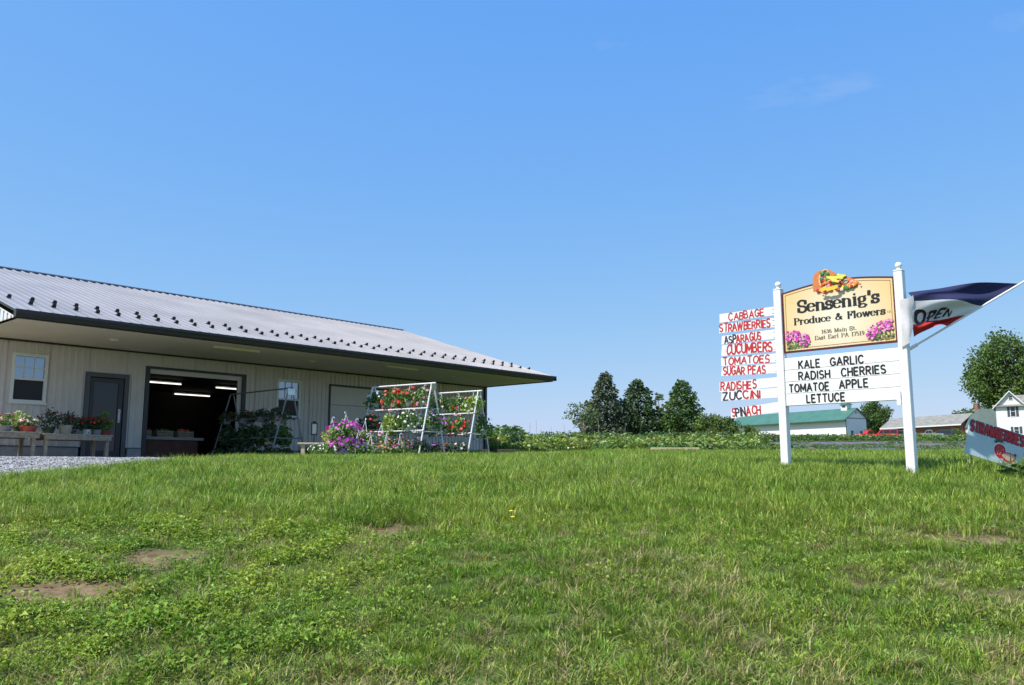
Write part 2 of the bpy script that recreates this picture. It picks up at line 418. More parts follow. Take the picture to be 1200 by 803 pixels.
def lawn():
    rd = rng(11); pts = []
    pr = [tuft(1, 24, .095, .075, .0068, .9, .06), tuft(2, 24, .075, .075, .0068, 1.2, .10), tuft(3, 22, .115, .06, .0066, .7, .05),
          tuft(4, 28, .15, .11, .0085, .6, .03), tuft(5, 28, .12, .11, .0085, .8, .05), tuft(6, 24, .18, .09, .0085, .6, .04),
          weed(7, 30, .10, .026), weed(8, 24, .09, .034), tuft(9, 22, .09, .08, .006, 1.2, .65),
          tuft(10, 34, .15, .2, .014, .6, .03), tuft(12, 34, .18, .2, .014, .5, .04)]
    def zone(y0, y1, dens, f):
        y = y0; n = 0
        while y < y1:
            dy = .5; wl = .66*y+1.6
            for _ in range(int(dens*dy*2*wl)):
                yy = y+rd.random()*dy; xx = rd.uniform(-wl, wl)
                if on_gravel(xx, yy): 
                    if rd.random() > .002: continue
                u, v = buv(xx, yy)
                if -17 < u < .2 and v > -.1 or (v > -2.9 and -12 < u < -3.5): continue
                bz = bare(xx, yy)
                if bz > .35 and rd.random() < bz*.93: continue
                k = f(xx, yy)
                if k is None: continue
                pts.append((xx, yy, gz(xx, yy), rd.uniform(0, 6.28), rd.gauss(0, .12), k[1]*rd.uniform(.7, 1.25), k[0]))
            y += dy
    def near(x, y):
        p = noise.noise(Vector((x*.55, y*.8, 4)))
        wl = smooth(.6, -1.6, x) if False else (1-smooth(-2.6, -.2, x+.5*p))
        wl *= 1-smooth(6.9, 8.0, y+.5*p)
        p2 = noise.noise(Vector((x*2.3, y*2.9, 8)))
        if rd.random() < wl*max(.12, min(.85, .50+1.3*p2)): return (rd.choice((6, 7, 6, 7, 1)), 1.0+.6*p2)
        if p2 < -.22 and rd.random() < .45: return (8, .9)
        if rd.random() < .06: return (6, .9)
        if p > .22 and rd.random() < .28: return (8, 1)
        tall = smooth(6.3, 8.6, y+.7*p)
        return (rd.choice((0, 2, 3)) if rd.random() < tall else rd.choice((0, 1, 2, 1)), .8+.25*tall+.2*p)
    def mid(x, y):
        p = noise.noise(Vector((x*.35, y*.35, 4)))
        if p > .3 and rd.random() < .1: return (8, 1.6)
        return (rd.choice((3, 4, 5)), .85+.25*p+.1*smooth(9, 12, y))
    def far(x, y):
        p = noise.noise(Vector((x*.3, y*.3, 4))); return (rd.choice((9, 10)), .85+.2*p)
    zone(2.5, 8.2, 300, near); zone(8.2, 14, 165, mid); zone(14, 31, 58, far)
    # tall tufts along the bank by the strawberry board and at the sign posts
    for _ in range(260):
        x = rd.uniform(5.4, 9); y = rd.uniform(10.75, 12.2)
        pts.append((x, y, gz(x, y), rd.uniform(0, 6.28), rd.gauss(0, .1), rd.uniform(1.0, 1.7), rd.choice((3, 5))))
    for cx, cy in ((3.82, 11.9), (5.02, 10.72)):
        for _ in range(40):
            a = rd.uniform(0, 6.28); x = cx+.3*math.cos(a)*rd.random(); y = cy+.3*math.sin(a)*rd.random()
            if abs(x-cx) < .08 and abs(y-cy) < .08: continue
            pts.append((x, y, gz(x, y), rd.uniform(0, 6.28), 0, rd.uniform(.5, .9), rd.choice((3, 5))))
    scatter('lawn_grass', pts, pr, 'bright green unmown grass with weeds covering the bank', 'grass')
lawn()
def stones():
    rd = rng(5); pts = []; pr = []
    sm = [mat('pale gravel stone', (.38, .37, .36), .85, rnd=.35), mat('blue grey gravel stone', (.23, .23, .235), .8, rnd=.35)]
    for k in range(5):
        mb = MB(); q = rng(40+k); mb.ball((0, 0, 0), .5, 6, 4, 0, (1, q.uniform(.6, .9), q.uniform(.5, .75)))
        mb.v = [tuple(c*q.uniform(.8, 1.2) for c in v) for v in mb.v]; pr.append(mb.mesh('gravel_stone', sm[k % 2]))
    n = 0
    while n < 26000:
        y = 8.5+rd.random()**1.3*14; x = rd.uniform(-14, -4.8)
        if x < -.68*y-1.5 or not on_gravel(x, y): n += .3; continue
        pts.append((x, y, gz(x, y)+.028, rd.uniform(0, 6.28), rd.uniform(-.5, .5), rd.uniform(.022, .055), rd.randrange(5))); n += 1
    scatter('gravel_stones', pts, pr, 'loose pale grey crushed stone on the drive', 'gravel')
stones()

# ------------------------------------------------------------------ the farm stand building
UL, UR, DEP, PORCH = -16.86, -.05, 9.54, 3.14
ZS, ZT, SL = 2.75, .17, .31          # soffit height, gutter height, roof slope
RIDGE_V = DEP/2; RIDGE_Z = ZS+ZT+SL*(PORCH+RIDGE_V)
bld = empty('farm_stand_building', BO, BANG, 'long low grey sided farm stand with lilac grey metal roof', 'building')
OPEN_ = [(-15.84, -15.06, 1.29, 2.44), (-14.19, -13.13, 0, 2.13), (-12.66, -9.91, 0, 2.34), (-8.86, -8.03, 1.25, 2.37), (-6.96, -4.2, 0, 2.30)]
def ribbed(mb, u0, u1, z0, z1, pitch=.1524, dep=.028, base=UL, horiz=None):
    """vertical ribbed sheet facing -y; ribs stay on a common grid"""
    xs = [(u0, 0), (u1, 0)]
    k = math.ceil((u0-base-.04)/pitch)
    while base+k*pitch-.03 < u1:
        c = base+k*pitch
        for dx, h in ((-.026, 0), (-.016, 1), (.016, 1), (.026, 0)):
            if u0 < c+dx < u1: xs.append((c+dx, h))
        k += 1
    xs = sorted(set(xs)); V = []
    for x, h in xs: V += [(x, -dep*h, z0), (x, -dep*h, z1)]
    mb.add(V, [(2*i, 2*i+2, 2*i+3, 2*i+1) for i in range(len(xs)-1)])
def siding():
    PW = .9144; u = UL
    while u < UR-.01:
        u2 = min(u+PW, UR)
        cuts = sorted({u, u2} | {c for a, b, *_ in OPEN_ for c in (a, b) if u < c < u2})
        for a, b in zip(cuts, cuts[1:]):
            m = (a+b)/2; z = .30; spans = []
            op = [o_ for o_ in OPEN_ if o_[0] < m < o_[1]]
            if op:
                if op[0][2] > z: spans.append((z, op[0][2]))
                spans.append((op[0][3], ZS))
            else: spans.append((z, ZS))
            for z0, z1 in spans:
                mb = MB(); ribbed(mb, a, b, z0, z1); mb.build('siding_panel', M['siding'], bld)
        u = u2
siding()
def part(name, mats, *boxes, parent=bld):
    mb = MB()
    for b in boxes: mb.box(*b)
    return mb.build(name, mats, parent)
# foundation between the openings, drip trim above
prev = UL
for a, b, z0, z1 in [o_ for o_ in OPEN_ if o_[2] == 0]+[(UR, UR, 0, 0)]:
    part('foundation', M['concrete'], (prev, a-.06 if a != UR else UR, -.03, .2, -.6, .285))
    part('drip_trim', M['dark'], (prev, a-.06 if a != UR else UR, -.045, .05, .285, .305)); prev = b+.06
# side, back and inner walls
part('end_wall', M['siding'], (UR-.12, UR-.002, .08, DEP, -.5, ZS))
mb = MB(); mb.prism([(-PORCH+.05, ZS), (DEP+PORCH-.05, ZS), (RIDGE_V, RIDGE_Z-.09)], 0, .1)
for x_, nm in ((UL+.10, 'gable_wall'), (UR-.02, 'gable_wall')):
    g = MB(); g.v = [(x_-y, x, z) for x, y, z in mb.v]; g.f = list(mb.f); g.m = list(mb.m)
    if x_ < -5:
        yy = -PORCH+.12
        while yy < RIDGE_V:
            g.box(UL-.022, UL+.001, yy, yy+.05, ZS, ZS+SL*(yy+PORCH)+.02); yy += .2286
    g.build(nm, M['gable'], bld)
part('end_wall', M['gable'], (UL+.002, UL+.12, .08, DEP, -.5, ZS))
part('back_wall', M['siding'], (UL+.12, UR-.12, DEP-.1, DEP, -.5, ZS))
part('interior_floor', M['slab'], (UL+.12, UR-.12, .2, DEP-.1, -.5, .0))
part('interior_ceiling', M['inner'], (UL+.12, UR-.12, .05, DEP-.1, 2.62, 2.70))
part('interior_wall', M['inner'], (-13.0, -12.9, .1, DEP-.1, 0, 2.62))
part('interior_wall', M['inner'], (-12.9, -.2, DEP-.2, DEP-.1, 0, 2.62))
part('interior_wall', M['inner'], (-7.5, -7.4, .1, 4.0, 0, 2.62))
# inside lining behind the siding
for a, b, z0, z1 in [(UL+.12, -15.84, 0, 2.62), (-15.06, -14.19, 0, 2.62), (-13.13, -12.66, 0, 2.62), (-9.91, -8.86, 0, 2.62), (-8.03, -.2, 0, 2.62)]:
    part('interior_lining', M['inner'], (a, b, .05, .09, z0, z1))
# soffit, trim
part('soffit', M['soffit'], (UL, UR, -PORCH+.03, -.03, ZS, ZS+.02))
part('soffit_trim', M['dark'], (UL, UR, -.05, -.024, ZS-.045, ZS-.001))
part('fascia', M['dark'], (UL, UR, -PORCH, -PORCH+.028, ZS-.01, ZS+ZT-.03))
mb = MB(); prf = [(-PORCH-.002, ZS+ZT-.005), (-PORCH-.002, ZS+.01), (-PORCH-.075, ZS+.01), (-PORCH-.095, ZS+.075), (-PORCH-.125, ZS+.105), (-PORCH-.125, ZS+ZT-.01), (-PORCH-.11, ZS+ZT-.01), (-PORCH-.11, ZS+.115), (-PORCH-.08, ZS+.08), (-PORCH-.064, ZS+.025), (-PORCH-.016, ZS+.025), (-PORCH-.016, ZS+ZT-.005)]
n_ = len(prf); V = [(x, y, z) for x in (UL, UR+.06) for y, z in prf]
mb.add(V, [(i, (i+1) % n_, n_+(i+1) % n_, n_+i) for i in range(n_)]+[tuple(range(n_-1, -1, -1)), tuple(range(n_, 2*n_))])
mb.box(UL-.004, UL, -PORCH-.127, -PORCH, ZS+.005, ZS+ZT-.003); mb.box(UR+.06, UR+.064, -PORCH-.127, -PORCH, ZS+.005, ZS+ZT-.003)
mb.build('gutter', M['dark'], bld)
part('rake_trim', M['dark'], (UR-.02, UR+.02, -PORCH, DEP+PORCH, ZS-.02, ZS+.06))
part('corner_trim', M['dark'], (UR-.07, UR+.015, -.028, .07, .1, ZS-.05))
part('downspout', M['dark'], (UR-.16, UR-.08, -.10, -.03, .05, ZS-.046))
# roof panels: ribbed sheets on the slope
def roof_sheet(u0, u1, front):
    xs = [(u0, 0), (u1, 0)]; k = math.ceil((u0-UL-.05)/.2286)
    while UL+k*.2286-.03 < u1:
        c = UL+k*.2286
        for dx, h in ((-.034, 0), (-.014, 1), (.014, 1), (.034, 0)):
            if u0 < c+dx < u1: xs.append((c+dx, h))
        k += 1
    xs = sorted(set(xs)); e = -PORCH-.07; V = []
    for x, h in xs:
        for v in (e, RIDGE_V):
            vv = v if front else DEP-v
            V.append((x, vv, ZS+ZT+SL*(v+PORCH)+.028*h))
    n = len(xs)
    F = [(2*i, 2*i+2, 2*i+3, 2*i+1) if front else (2*i+1, 2*i+3, 2*i+2, 2*i) for i in range(n-1)]
    # underside turned down at the eave so that the sheet has an edge
    for i in range(n-1):
        a, b = V[2*i], V[2*i+2]; q = len(V); V += [(a[0], a[1], a[2]-.012), (b[0], b[1], b[2]-.012)]; F.append((q, q+1, 2*i+2, 2*i))
    m_ = MB(); m_.add(V, F); return m_
u = UL; k = 0
while u < UR+.02:
    u2 = min(u+.9144, UR+.03)
    roof_sheet(u, u2, True).build('roof_panel', M['roof'], bld); roof_sheet(u, u2, False).build('roof_panel', M['roof'], bld); u = u2
mb = MB(); mb.prism([(-PORCH-.02, ZS+ZT-.06), (-PORCH-.02, ZS+ZT-.02), (RIDGE_V, RIDGE_Z-.02), (DEP+PORCH+.02, ZS+ZT-.02), (DEP+PORCH+.02, ZS+ZT-.06), (RIDGE_V, RIDGE_Z-.08)], UL+.02, UR)
g = MB(); g.v = [(y, x, z) for x, y, z in mb.v]; g.f = [tuple(reversed(f)) for f in mb.f]; g.m = mb.m; g.build('roof_deck', M['dark'], bld)
u = UL
while u < UR:
    u2 = min(u+3.05, UR+.03); mb = MB()
    mb.add([(u, RIDGE_V-.20, RIDGE_Z-.20*SL+.034), (u2-.008, RIDGE_V-.20, RIDGE_Z-.20*SL+.034), (u2-.008, RIDGE_V, RIDGE_Z+.05), (u, RIDGE_V, RIDGE_Z+.05), (u2-.008, RIDGE_V+.20, RIDGE_Z-.20*SL+.034), (u, RIDGE_V+.20, RIDGE_Z-.20*SL+.034)], [(0, 1, 2, 3), (3, 2, 4, 5)])
    mb.build('ridge_cap', M['dark'], bld); u = u2
# snow guards, two staggered rows
sg = MB(); sg.prism([(-.04, 0), (.04, 0), (.04, .06), (.02, .082), (-.02, .082), (-.04, .06)], -.012, .012); sg.box(-.035, .035, -.012, .09, .0, .02)
sgm = sg.mesh('snow_guard', M['black'])
for row, v in ((0, -1.66), (1, -2.28)):
    for i in range(37):
        u = -16.52+i*.4572 + (.23 if row else 0)
        if u > UR-.05: continue
        o = bpy.data.objects.new('snow_guard', sgm); link(o, bld); o.location = (u, v, ZS+ZT+SL*(v+PORCH)+.012); o.rotation_euler.x = math.atan(SL)
# windows
def window(u0, u1, z0, z1):
    f = 0.07
    wn = part('window', M['frame'], (u0, u1, -.045, .06, z0, z0+f), (u0, u1, -.045, .06, z1-f, z1), (u0, u0+f, -.043, .058, z0+f, z1-f), (u1-f, u1, -.043, .058, z0+f, z1-f))
    zm = (z0+z1)/2-.02
    part('meeting_rail', M['frame'], (u0+f, u1-f, -.03, .03, zm-.025, zm+.025), parent=wn)
    part('sill', M['frame'], (u0-.02, u1+.02, -.06, -.046, z0-.03, z0+.02), parent=wn)
    for k in (1, 2):
        x = u0+f+(u1-u0-2*f)*k/3; part('muntin', M['frame'], (x-.009, x+.009, -.012, .004, zm+.025, z1-f), parent=wn)
    zz = (zm+.025+z1-f)/2; part('muntin', M['frame'], (u0+f, u1-f, -.0115, .0035, zz-.009, zz+.009), parent=wn)
    part('pane', M['glass'], (u0+f, u1-f, .005, .012, zm+.025, z1-f), parent=wn)
    part('pane', M['screen'], (u0+f, u1-f, .015, .022, z0+f, zm-.025), parent=wn)
window(*OPEN_[0]); window(*OPEN_[3])
# glazed door
u0, u1 = OPEN_[1][:2]
dr = part('door', M['dark'], (u0+.13, u0+.22, -.02, .03, .02, 2.0), (u1-.25, u1-.13, -.02, .03, .02, 2.0), (u0+.22, u1-.25, -.018, .028, 1.9, 2.0), (u0+.22, u1-.25, -.018, .028, .02, .22))
part('door_frame', mat('grey door frame', (.075, .075, .082), .4), (u0, u0+.11, -.05, .08, 0, 2.13), (u1-.11, u1, -.05, .08, 0, 2.13), (u0+.11, u1-.11, -.048, .078, 2.02, 2.13), parent=dr)
part('door_glass', M['doorglass'], (u0+.22, u1-.25, .0, .01, .22, 1.9), parent=dr)
mb = MB(); mb.tube([(u1-.2, -.03, .95), (u1-.2, -.08, .97), (u1-.2, -.08, 1.2), (u1-.2, -.03, 1.22)], .014, 8); mb.box(u1-.225, u1-.175, -.03, -.021, .92, 1.25); mb.build('handle', M['alu'], dr)
# big doorway trim
a, b, _, z1 = OPEN_[2]
dt = part('doorway_trim', M['dark'], (a-.06, a+.05, -.045, .10, 0, z1), (b-.05, b+.06, -.045, .10, 0, z1), (a-.06, b+.06, -.047, .098, z1, z1+.06))
part('doorway_header', M['siding'], (a+.05, b-.05, .02, .06, z1-.12, z1), parent=dt)
part('doorway_jamb', M['siding'], (b-.17, b-.05, .02, .06, 0, z1-.12), parent=dt)
# closed overhead door
a, b, _, z1 = OPEN_[4]
od = part('overhead_door', M['dark'], (a-.05, a, -.035, .08, 0, z1), (b, b+.05, -.035, .08, 0, z1), (a-.05, b+.05, -.037, .078, z1, z1+.05))
for k in range(4):
    h = z1/4; mb = MB(); mb.bevbox(a, b, -.005, .05, k*h+.004, (k+1)*h-.004, .006); mb.build('door_section', M['siding'], od)
# ceiling lights under the porch
for u, v in ((-14.24, -1.63), (-8.84, -1.71), (-3.4, -1.7)):
    mb = MB(); mb.lathe([(.10, 0), (.10, -.012), (.075, -.03)], 14, (u, v, ZS-.001)); mb.build('soffit_light', M['white'], bld)
for u in (-11.56, -6.2): part('soffit_batten_light', M['soffit'], (u-.62, u+.62, -2.46, -2.36, ZS-.05, ZS-.001))
# lit tube lamps inside
for (pa, pb) in (((173, 446.5), (211, 450)), ((205.5, 461), (245, 464)), ((254, 453.5), (276, 455.5))):
    P = []
    for q in (pa, pb):
        d = at(q[0], q[1], 1.0); t = (BO.z+2.52)/d.z; W = d*t; u, v = buv(W.x, W.y); P.append((u, v))
    (ua, va), (ub, vb) = P; v_ = min((va+vb)/2, DEP-.5)
    lm = MB(); lm.tube([(ua, v_, 2.5), (ub, v_, 2.5)], .02, 8); t_ = lm.build('tube_lamp', M['tube'], bld)
    part('lamp_housing', M['white'], (ua-.03, ub+.03, v_-.06, v_+.06, 2.54, 2.6), parent=t_)

# counter and crates inside the doorway
def uv_thing(name, u, v, z, label, cat, group=None, rz=0):
    return empty(name, bw(u, v, z), BANG+rz, label, cat, group)
ct = uv_thing('sales_counter', -11.75, 1.0, 0, 'pale topped sales counter with brown front inside the open doorway', 'counter')
part('counter_top', M['concrete'], (-1.0, 1.05, -.4, .5, .55, .62), parent=ct)
part('front_panel', M['brownpanel'], (-.95, .9, -.34, -.31, 0, .55), parent=ct)
for x in (-.95, .9): part('side_panel', M['brownpanel'], (x, x+.03, -.31, .45, 0, .55), parent=ct)
rd = rng(3)
def crate(u, v, z, c, lab, fm):
    t = uv_thing('produce_crate', u, v, z, lab, 'crate', rz=rd.uniform(-.1, .1))
    mb = MB()
    for k in range(3): mb.box(-.22, .22, -.155, -.143, .01+k*.06, .055+k*.06); mb.box(-.22, .22, .143, .155, .01+k*.06, .055+k*.06)
    mb.box(-.22, .22, -.143, .143, 0, .012)
    for x in (-.22, .208): mb.box(x, x+.012, -.143, .143, 0, .185)
    mb.build('crate_box', c, t)
    p = MB(); 
    for _ in range(26): p.ball((rd.uniform(-.17, .17), rd.uniform(-.11, .11), rd.uniform(.13, .21)), .045, 7, 5)
    p.build('produce', fm, t, sm=True)
crate(-12.3, .95, .62, M['wood'], 'slatted wooden crate of red produce on the sales counter', FL['red'])
crate(-11.7, .95, .62, M['wood'], 'slatted wooden crate of green produce on the sales counter', LEAF['mid'])
crate(-11.1, .98, .62, M['wood'], 'slatted wooden crate of orange produce on the sales counter', FL['coral'])

# ------------------------------------------------------------------ plants in pots and baskets
def foliage(t, leafm, flowers, rx, rz, zc, n, size, seed, drop=0., up=.2):
    rd = rng(seed); mb = MB()
    for i in range(n):
        d = Vector((rd.gauss(0, 1), rd.gauss(0, 1), rd.gauss(0, 1))).normalized()*(rd.random()**.45)
        lump = 1+.35*noise.noise(d*2.1+Vector((seed, 0, 0)))
        c = Vector((d.x*rx*lump, d.y*rx*lump, zc+d.z*rz*lump))
        if drop and math.hypot(c.x, c.y) > rx*.55: c.z -= drop*rd.random()**1.5
        mb.leaf(c, size*rd.uniform(.6, 1.3), rd, 0, up)
    mb.build('foliage', leafm, t)
    for fm, nf, fs in flowers:
        fb = MB()
        for i in range(nf):
            d = Vector((rd.gauss(0, 1), rd.gauss(0, 1), abs(rd.gauss(0, .9))+.05 if not drop else rd.gauss(.25, .8))).normalized()
            lump = 1.02+.3*noise.noise(d*2.1+Vector((seed, 0, 0)))
            c = Vector((d.x*rx*lump, d.y*rx*lump, zc+d.z*rz*lump))
            if drop and d.z < .2: c.z -= drop*rd.random()
            # a five petalled bloom: a fan of petals round a centre
            nrm = (d+Vector((rd.gauss(0, .35), rd.gauss(0, .35), .3))).normalized(); a = nrm.orthogonal().normalized(); b = nrm.cross(a)
            s_ = fs*rd.uniform(.7, 1.2); V = [c+nrm*.012]
            for k in range(10):
                q = math.pi*2*k/10+rd.random()*.1; r_ = s_*.5*(1 if k % 2 == 0 else .62); V.append(c+a*r_*math.cos(q)+b*r_*math.sin(q)+nrm*(.03*s_/.06*.3))
            fb.add(V, [(0, 1+k, 1+(k+1) % 10) for k in range(10)])
        fb.build('blossoms', fm, t)
def pot(name, loc, label, cat, potm, r, h, leafm, flowers, rx, rz, seed, n=130, size=.07, drop=0., hanger=0., group=None, hangm=None):
    t = empty(name, loc, rng(seed).uniform(0, 6), label, cat, group)
    mb = MB(); mb.lathe([(r*.70, 0), (r*.98, h*.88), (r*1.05, h*.88), (r*1.05, h), (r*.95, h), (r*.93, h*.9)], 14); mb.build('pot', potm, t, sm=False)
    foliage(t, leafm, flowers, rx, rz, h+rz*.55, int(n*1.7), size*1.12, seed, drop)
    if hanger:
        hb = MB()
        for k in range(3):
            a = k*2.094; hb.tube([(r*math.cos(a), r*math.sin(a), h), (.012*math.cos(a), .012*math.sin(a), h+hanger)], .0065, 5)
        hb.tube([(0, 0, h+hanger-.02), (0, 0, h+hanger+.05), (.02, 0, h+hanger+.085), (.045, 0, h+hanger+.085), (.06, 0, h+hanger+.055)], .009, 6)
        hb.build('hanger', hangm or M['white'], t)
    return t
def P_(u, v, z): return bw(u, v, z)
# two wooden benches below the window
def bench(name, u0, u1, v0, v1, zt, label, mt, legs):
    t = uv_thing(name, u0, v0, 0, label, 'bench')
    L_ = u1-u0; D_ = v1-v0; nb = 4
    for k in range(nb):
        y0 = D_*k/nb; mb = MB(); mb.bevbox(-.03, L_+.03, y0+.005, y0+D_/nb-.006, zt-.035, zt, .004); mb.build('plank', mt, t)
    part('apron', mt, (0, L_, .01, .045, zt-.13, zt-.036), parent=t); part('apron', mt, (0, L_, D_-.045, D_-.01, zt-.13, zt-.036), parent=t)
    for x in legs:
        for y in (.046, D_-.136): mb = MB(); mb.bevbox(x, x+.07, y, y+.09, -.05, zt-.036, .004); mb.build('leg', mt, t)
    return t
bench('plant_bench', -18.0, -15.72, -1.75, -.85, .56, 'weathered wooden plant bench under the white framed window', M['wood'], (.02, 2.15))
bench('plant_bench', -15.62, -14.2, -1.75, -.85, .54, 'weathered wooden plant bench in front of the glazed door', M['wood'], (.02, 1.32))
PZ = .56
pot('potted_flowers', P_(-16.32, -1.4, PZ), 'grey bowl of mixed pink and yellow flowers on the plant bench', 'flower pot', M['greypot'], .17, .13, LEAF['mid'], [(FL['pink'], 26, .06), (FL['yellow'], 12, .05), (FL['red'], 10, .05)], .21, .17, 21)
pot('potted_flowers', P_(-15.95, -1.15, PZ), 'lime leaved plant standing behind the red bowl on the bench', 'potted plant', M['greenpot'], .13, .13, LEAF['lime'], [(FL['white'], 4, .04)], .2, .22, 22)
pot('potted_flowers', P_(-15.88, -1.5, PZ), 'red bowl of white and pink flowers on the plant bench', 'flower pot', M['terracotta'], .19, .13, LEAF['mid'], [(FL['white'], 26, .055), (FL['pink'], 22, .055)], .2, .13, 23)
pot('potted_flowers', P_(-15.42, -1.35, .54), 'dark leaved plant with deep red blooms beside the tan pot', 'potted plant', M['greenpot'], .14, .14, LEAF['deep'], [(FL['deepred'], 26, .06)], .26, .26, 24)
pot('potted_flowers', P_(-15.1, -1.45, .54), 'square looking tan pot of dark foliage and a few red blooms', 'flower pot', M['tan'], .15, .2, LEAF['deep'], [(FL['deepred'], 24, .06), (FL['red'], 5, .05)], .24, .2, 25)
for k, (u, lab) in enumerate(((-14.85, 'bushy red geranium next to the tan pot on the bench'), (-14.62, 'bushy red geranium with white tags between two others on the bench'), (-14.42, 'bushy red geranium beside the red pot at the bench end'))):
    pot('red_geranium', P_(u, -1.35-.05*k, .54), lab, 'potted plant', M['greypot'] if k != 1 else M['whitepot'], .11, .12, LEAF['deep'], [(FL['red'], 24, .075), (FL['deepred'], 12, .06)], .2, .2, 26+k)
pot('potted_flowers', P_(-14.2, -1.3, .54), 'red pot with spiky green foliage at the bench end by the door', 'potted plant', M['terracotta'], .15, .11, LEAF['mid'], [(FL['white'], 3, .03)], .18, .27, 29, 150, .09)

# A-frame racks
def rack(name, near, far, h, mt, label, levels, plate, spread=.55, r=.022):
    near, far = Vector(near), Vector(far); d = far-near; d.z = 0; L_ = d.length; d.normalize()
    rz = math.atan2(d.y, d.x)
    gzr = min(near.z, far.z); t = empty(name, (near.x, near.y, near.z), rz, label, 'display rack')
    dz = far.z-near.z
    for x in (0, L_):
        for s_ in (-1, 1):
            mb = MB(); mb.tube([(x, s_*spread, -.1 + (dz if x else 0)), (x, s_*.045, h)], r, 8); mb.build('leg', mt, t)
        for zz in levels[1:]:
            hw = spread+(0.045-spread)*(zz/h); mb = MB(); mb.tube([(x, -hw, zz), (x, hw, zz)], r*.7, 6); mb.build('cross_bar', mt, t)
    mb = MB(); mb.tube([(-.1, 0, h+.01), (L_+.05, 0, h+.01)], r, 8); mb.build('rail', mt, t)
    for zz in levels:
        if zz >= h: continue
        hw = spread+(0.045-spread)*(zz/h)
        for s_ in (-1, 1):
            mb = MB(); mb.tube([(-.03, s_*hw, zz+r), (L_+.03, s_*hw, zz+r)], r*.85, 8); mb.build('rail', mt, t)
    if plate is not None:
        mb = MB(); mb.bevbox(-.045, -.025, -.10, .10, h-.17, h+.0, .004); mb.build('end_plate', plate, t)
    return t, rz
def on_rack(near, far, s_, side, z):
    near, far = Vector(near), Vector(far); d = (far-near); d.z = 0; dn = d.normalized(); n_ = Vector((-dn.y, dn.x, 0))
    p = near+d*s_+n_*side; return Vector((p.x, p.y, near.z+z))
darkmetal = mat('dull grey rack tube', (.20, .20, .21), .5, metal=.2)
n1, f1 = bw(-10.45, -3.15, -.02), bw(-10.45, -.35, -.02)
rack('flower_rack', n1, f1, 1.80, darkmetal, 'dull grey A-frame flower rack in the shade by the doorway', [1.05, .55], M['white'], .55, .02)
G1 = 'hanging baskets on the shaded rack'
def hb(near, far, s_, side, zrail, label, leafm, flowers, seed, rx=.2, rz=.17, drop=.18, n=150, size=.075, potm=None, hang=.34, group=None):
    p = on_rack(near, far, s_, side, zrail-hang-.16-.06); return pot('hanging_basket', p, label, 'hanging basket', potm or M['whitepot'], .13, .12, leafm, [(a_, int(b_*1.5), c_*1.2) for a_, b_, c_ in flowers], rx*1.45, rz*1.3, seed, int(n*1.6), size*1.2, drop, hang, group)
for k in range(7):
    pot('hanging_basket', on_rack(n1, f1, .06+k*.145, (.22, -.2)[k % 2], .98), ('dark leaved basket with dull red blooms on the middle rail of the shaded rack'), 'hanging basket', M['greypot'], .12, .13, LEAF['deep'], [(FL['deepred'], 18, .065), (FL['red'], 3, .05)], .24, .14, 60+k, 120, .075, .12, 0, G1)
G2 = 'ferny plants on the low shelf of the shaded rack'
for k in range(6):
    pot('fern_basket', on_rack(n1, f1, .12+k*.17, (.36, -.34)[k % 2], .40), 'trailing green ferny plant on the low shelf of the shaded rack', 'potted plant', M['greenpot'] if k % 3 else M['tan'], .13, .15, LEAF['mid'] if k in (1, 3) else LEAF['deep'], [(FL['white'], 3, .05)], .26, .26, 70+k, 170, .12, .25, 0, G2)
G3 = 'dark plants standing on the ground under the shaded rack'
for k in range(8):
    pot('bedding_plant', on_rack(n1, f1, -.1+k*.15, (.62, -.58)[k % 2], .0), 'dark green bedding plant on the ground under the shaded rack', 'potted plant', M['black'], .10, .12, LEAF['deep'], [], .2, .14, 80+k, 70, .09, 0, 0, G3)

def gp(px, Y, x=None):
    q = at(px, 540, Y); return Vector((q.x, q.y, gz(q.x, q.y)))
n2 = gp(506, 22.1); f2 = gp(436, 23.25); f2.z = n2.z
rack('flower_rack', n2, f2, 1.97, M['alu'], 'silver A-frame flower rack with a wooden end plate, standing in the sun', [1.30, .72], M['palewood'], .58)
n3 = gp(561, 24.0); f3 = gp(497, 25.1); f3.z = n3.z
rack('flower_rack', n3, f3, 1.93, M['alu'], 'silver A-frame flower rack beside the building corner', [1.28, .72], None, .58)
hb(n2, f2, .97, 0, 1.97, 'basket of white flowers hung at the far end of the sunny rack top rail', LEAF['mid'], [(FL['white'], 34, .07)], 101)
hb(n2, f2, .64, 0, 1.97, 'basket of coral red geraniums hung on the sunny rack beside the white flowers', LEAF['mid'], [(FL['coral'], 26, .085), (FL['red'], 10, .08)], 102, .23)
hb(n2, f2, .38, 0, 1.97, 'basket of bright red geraniums hung mid way on the sunny rack top rail', LEAF['mid'], [(FL['red'], 28, .09)], 103, .22)
hb(n2, f2, .14, 0, 1.97, 'basket of pink and white flowers hung nearest the wooden end plate', LEAF['mid'], [(FL['pink'], 18, .075), (FL['white'], 8, .06)], 104, .22)
hb(n2, f2, .9, .3, 1.32, 'dark basket with a few red blooms under the white flower basket', LEAF['deep'], [(FL['red'], 9, .07)], 105, .22, potm=M['greenpot'])
hb(n2, f2, .58, .3, 1.32, 'long yellow green trailing vine in a basket on the sunny rack', LEAF['lime'], [], 106, .15, .16, .55, 190, .07)
hb(n2, f2, .26, .3, 1.32, 'basket crowded with white flowers on the middle rail of the sunny rack', LEAF['mid'], [(FL['white'], 48, .06)], 107, .25, .2)
hb(n2, f2, .05, -.1, 1.32, 'basket of lilac flowers behind the sunny rack end leg', LEAF['mid'], [(FL['lilac'], 28, .06)], 108, .2)
hb(n2, f2, .75, -.3, 1.32, 'dark leafy basket with purple blooms on the back of the sunny rack', LEAF['deep'], [(FL['purple'], 20, .06)], 109, .24, potm=M['greenpot'])
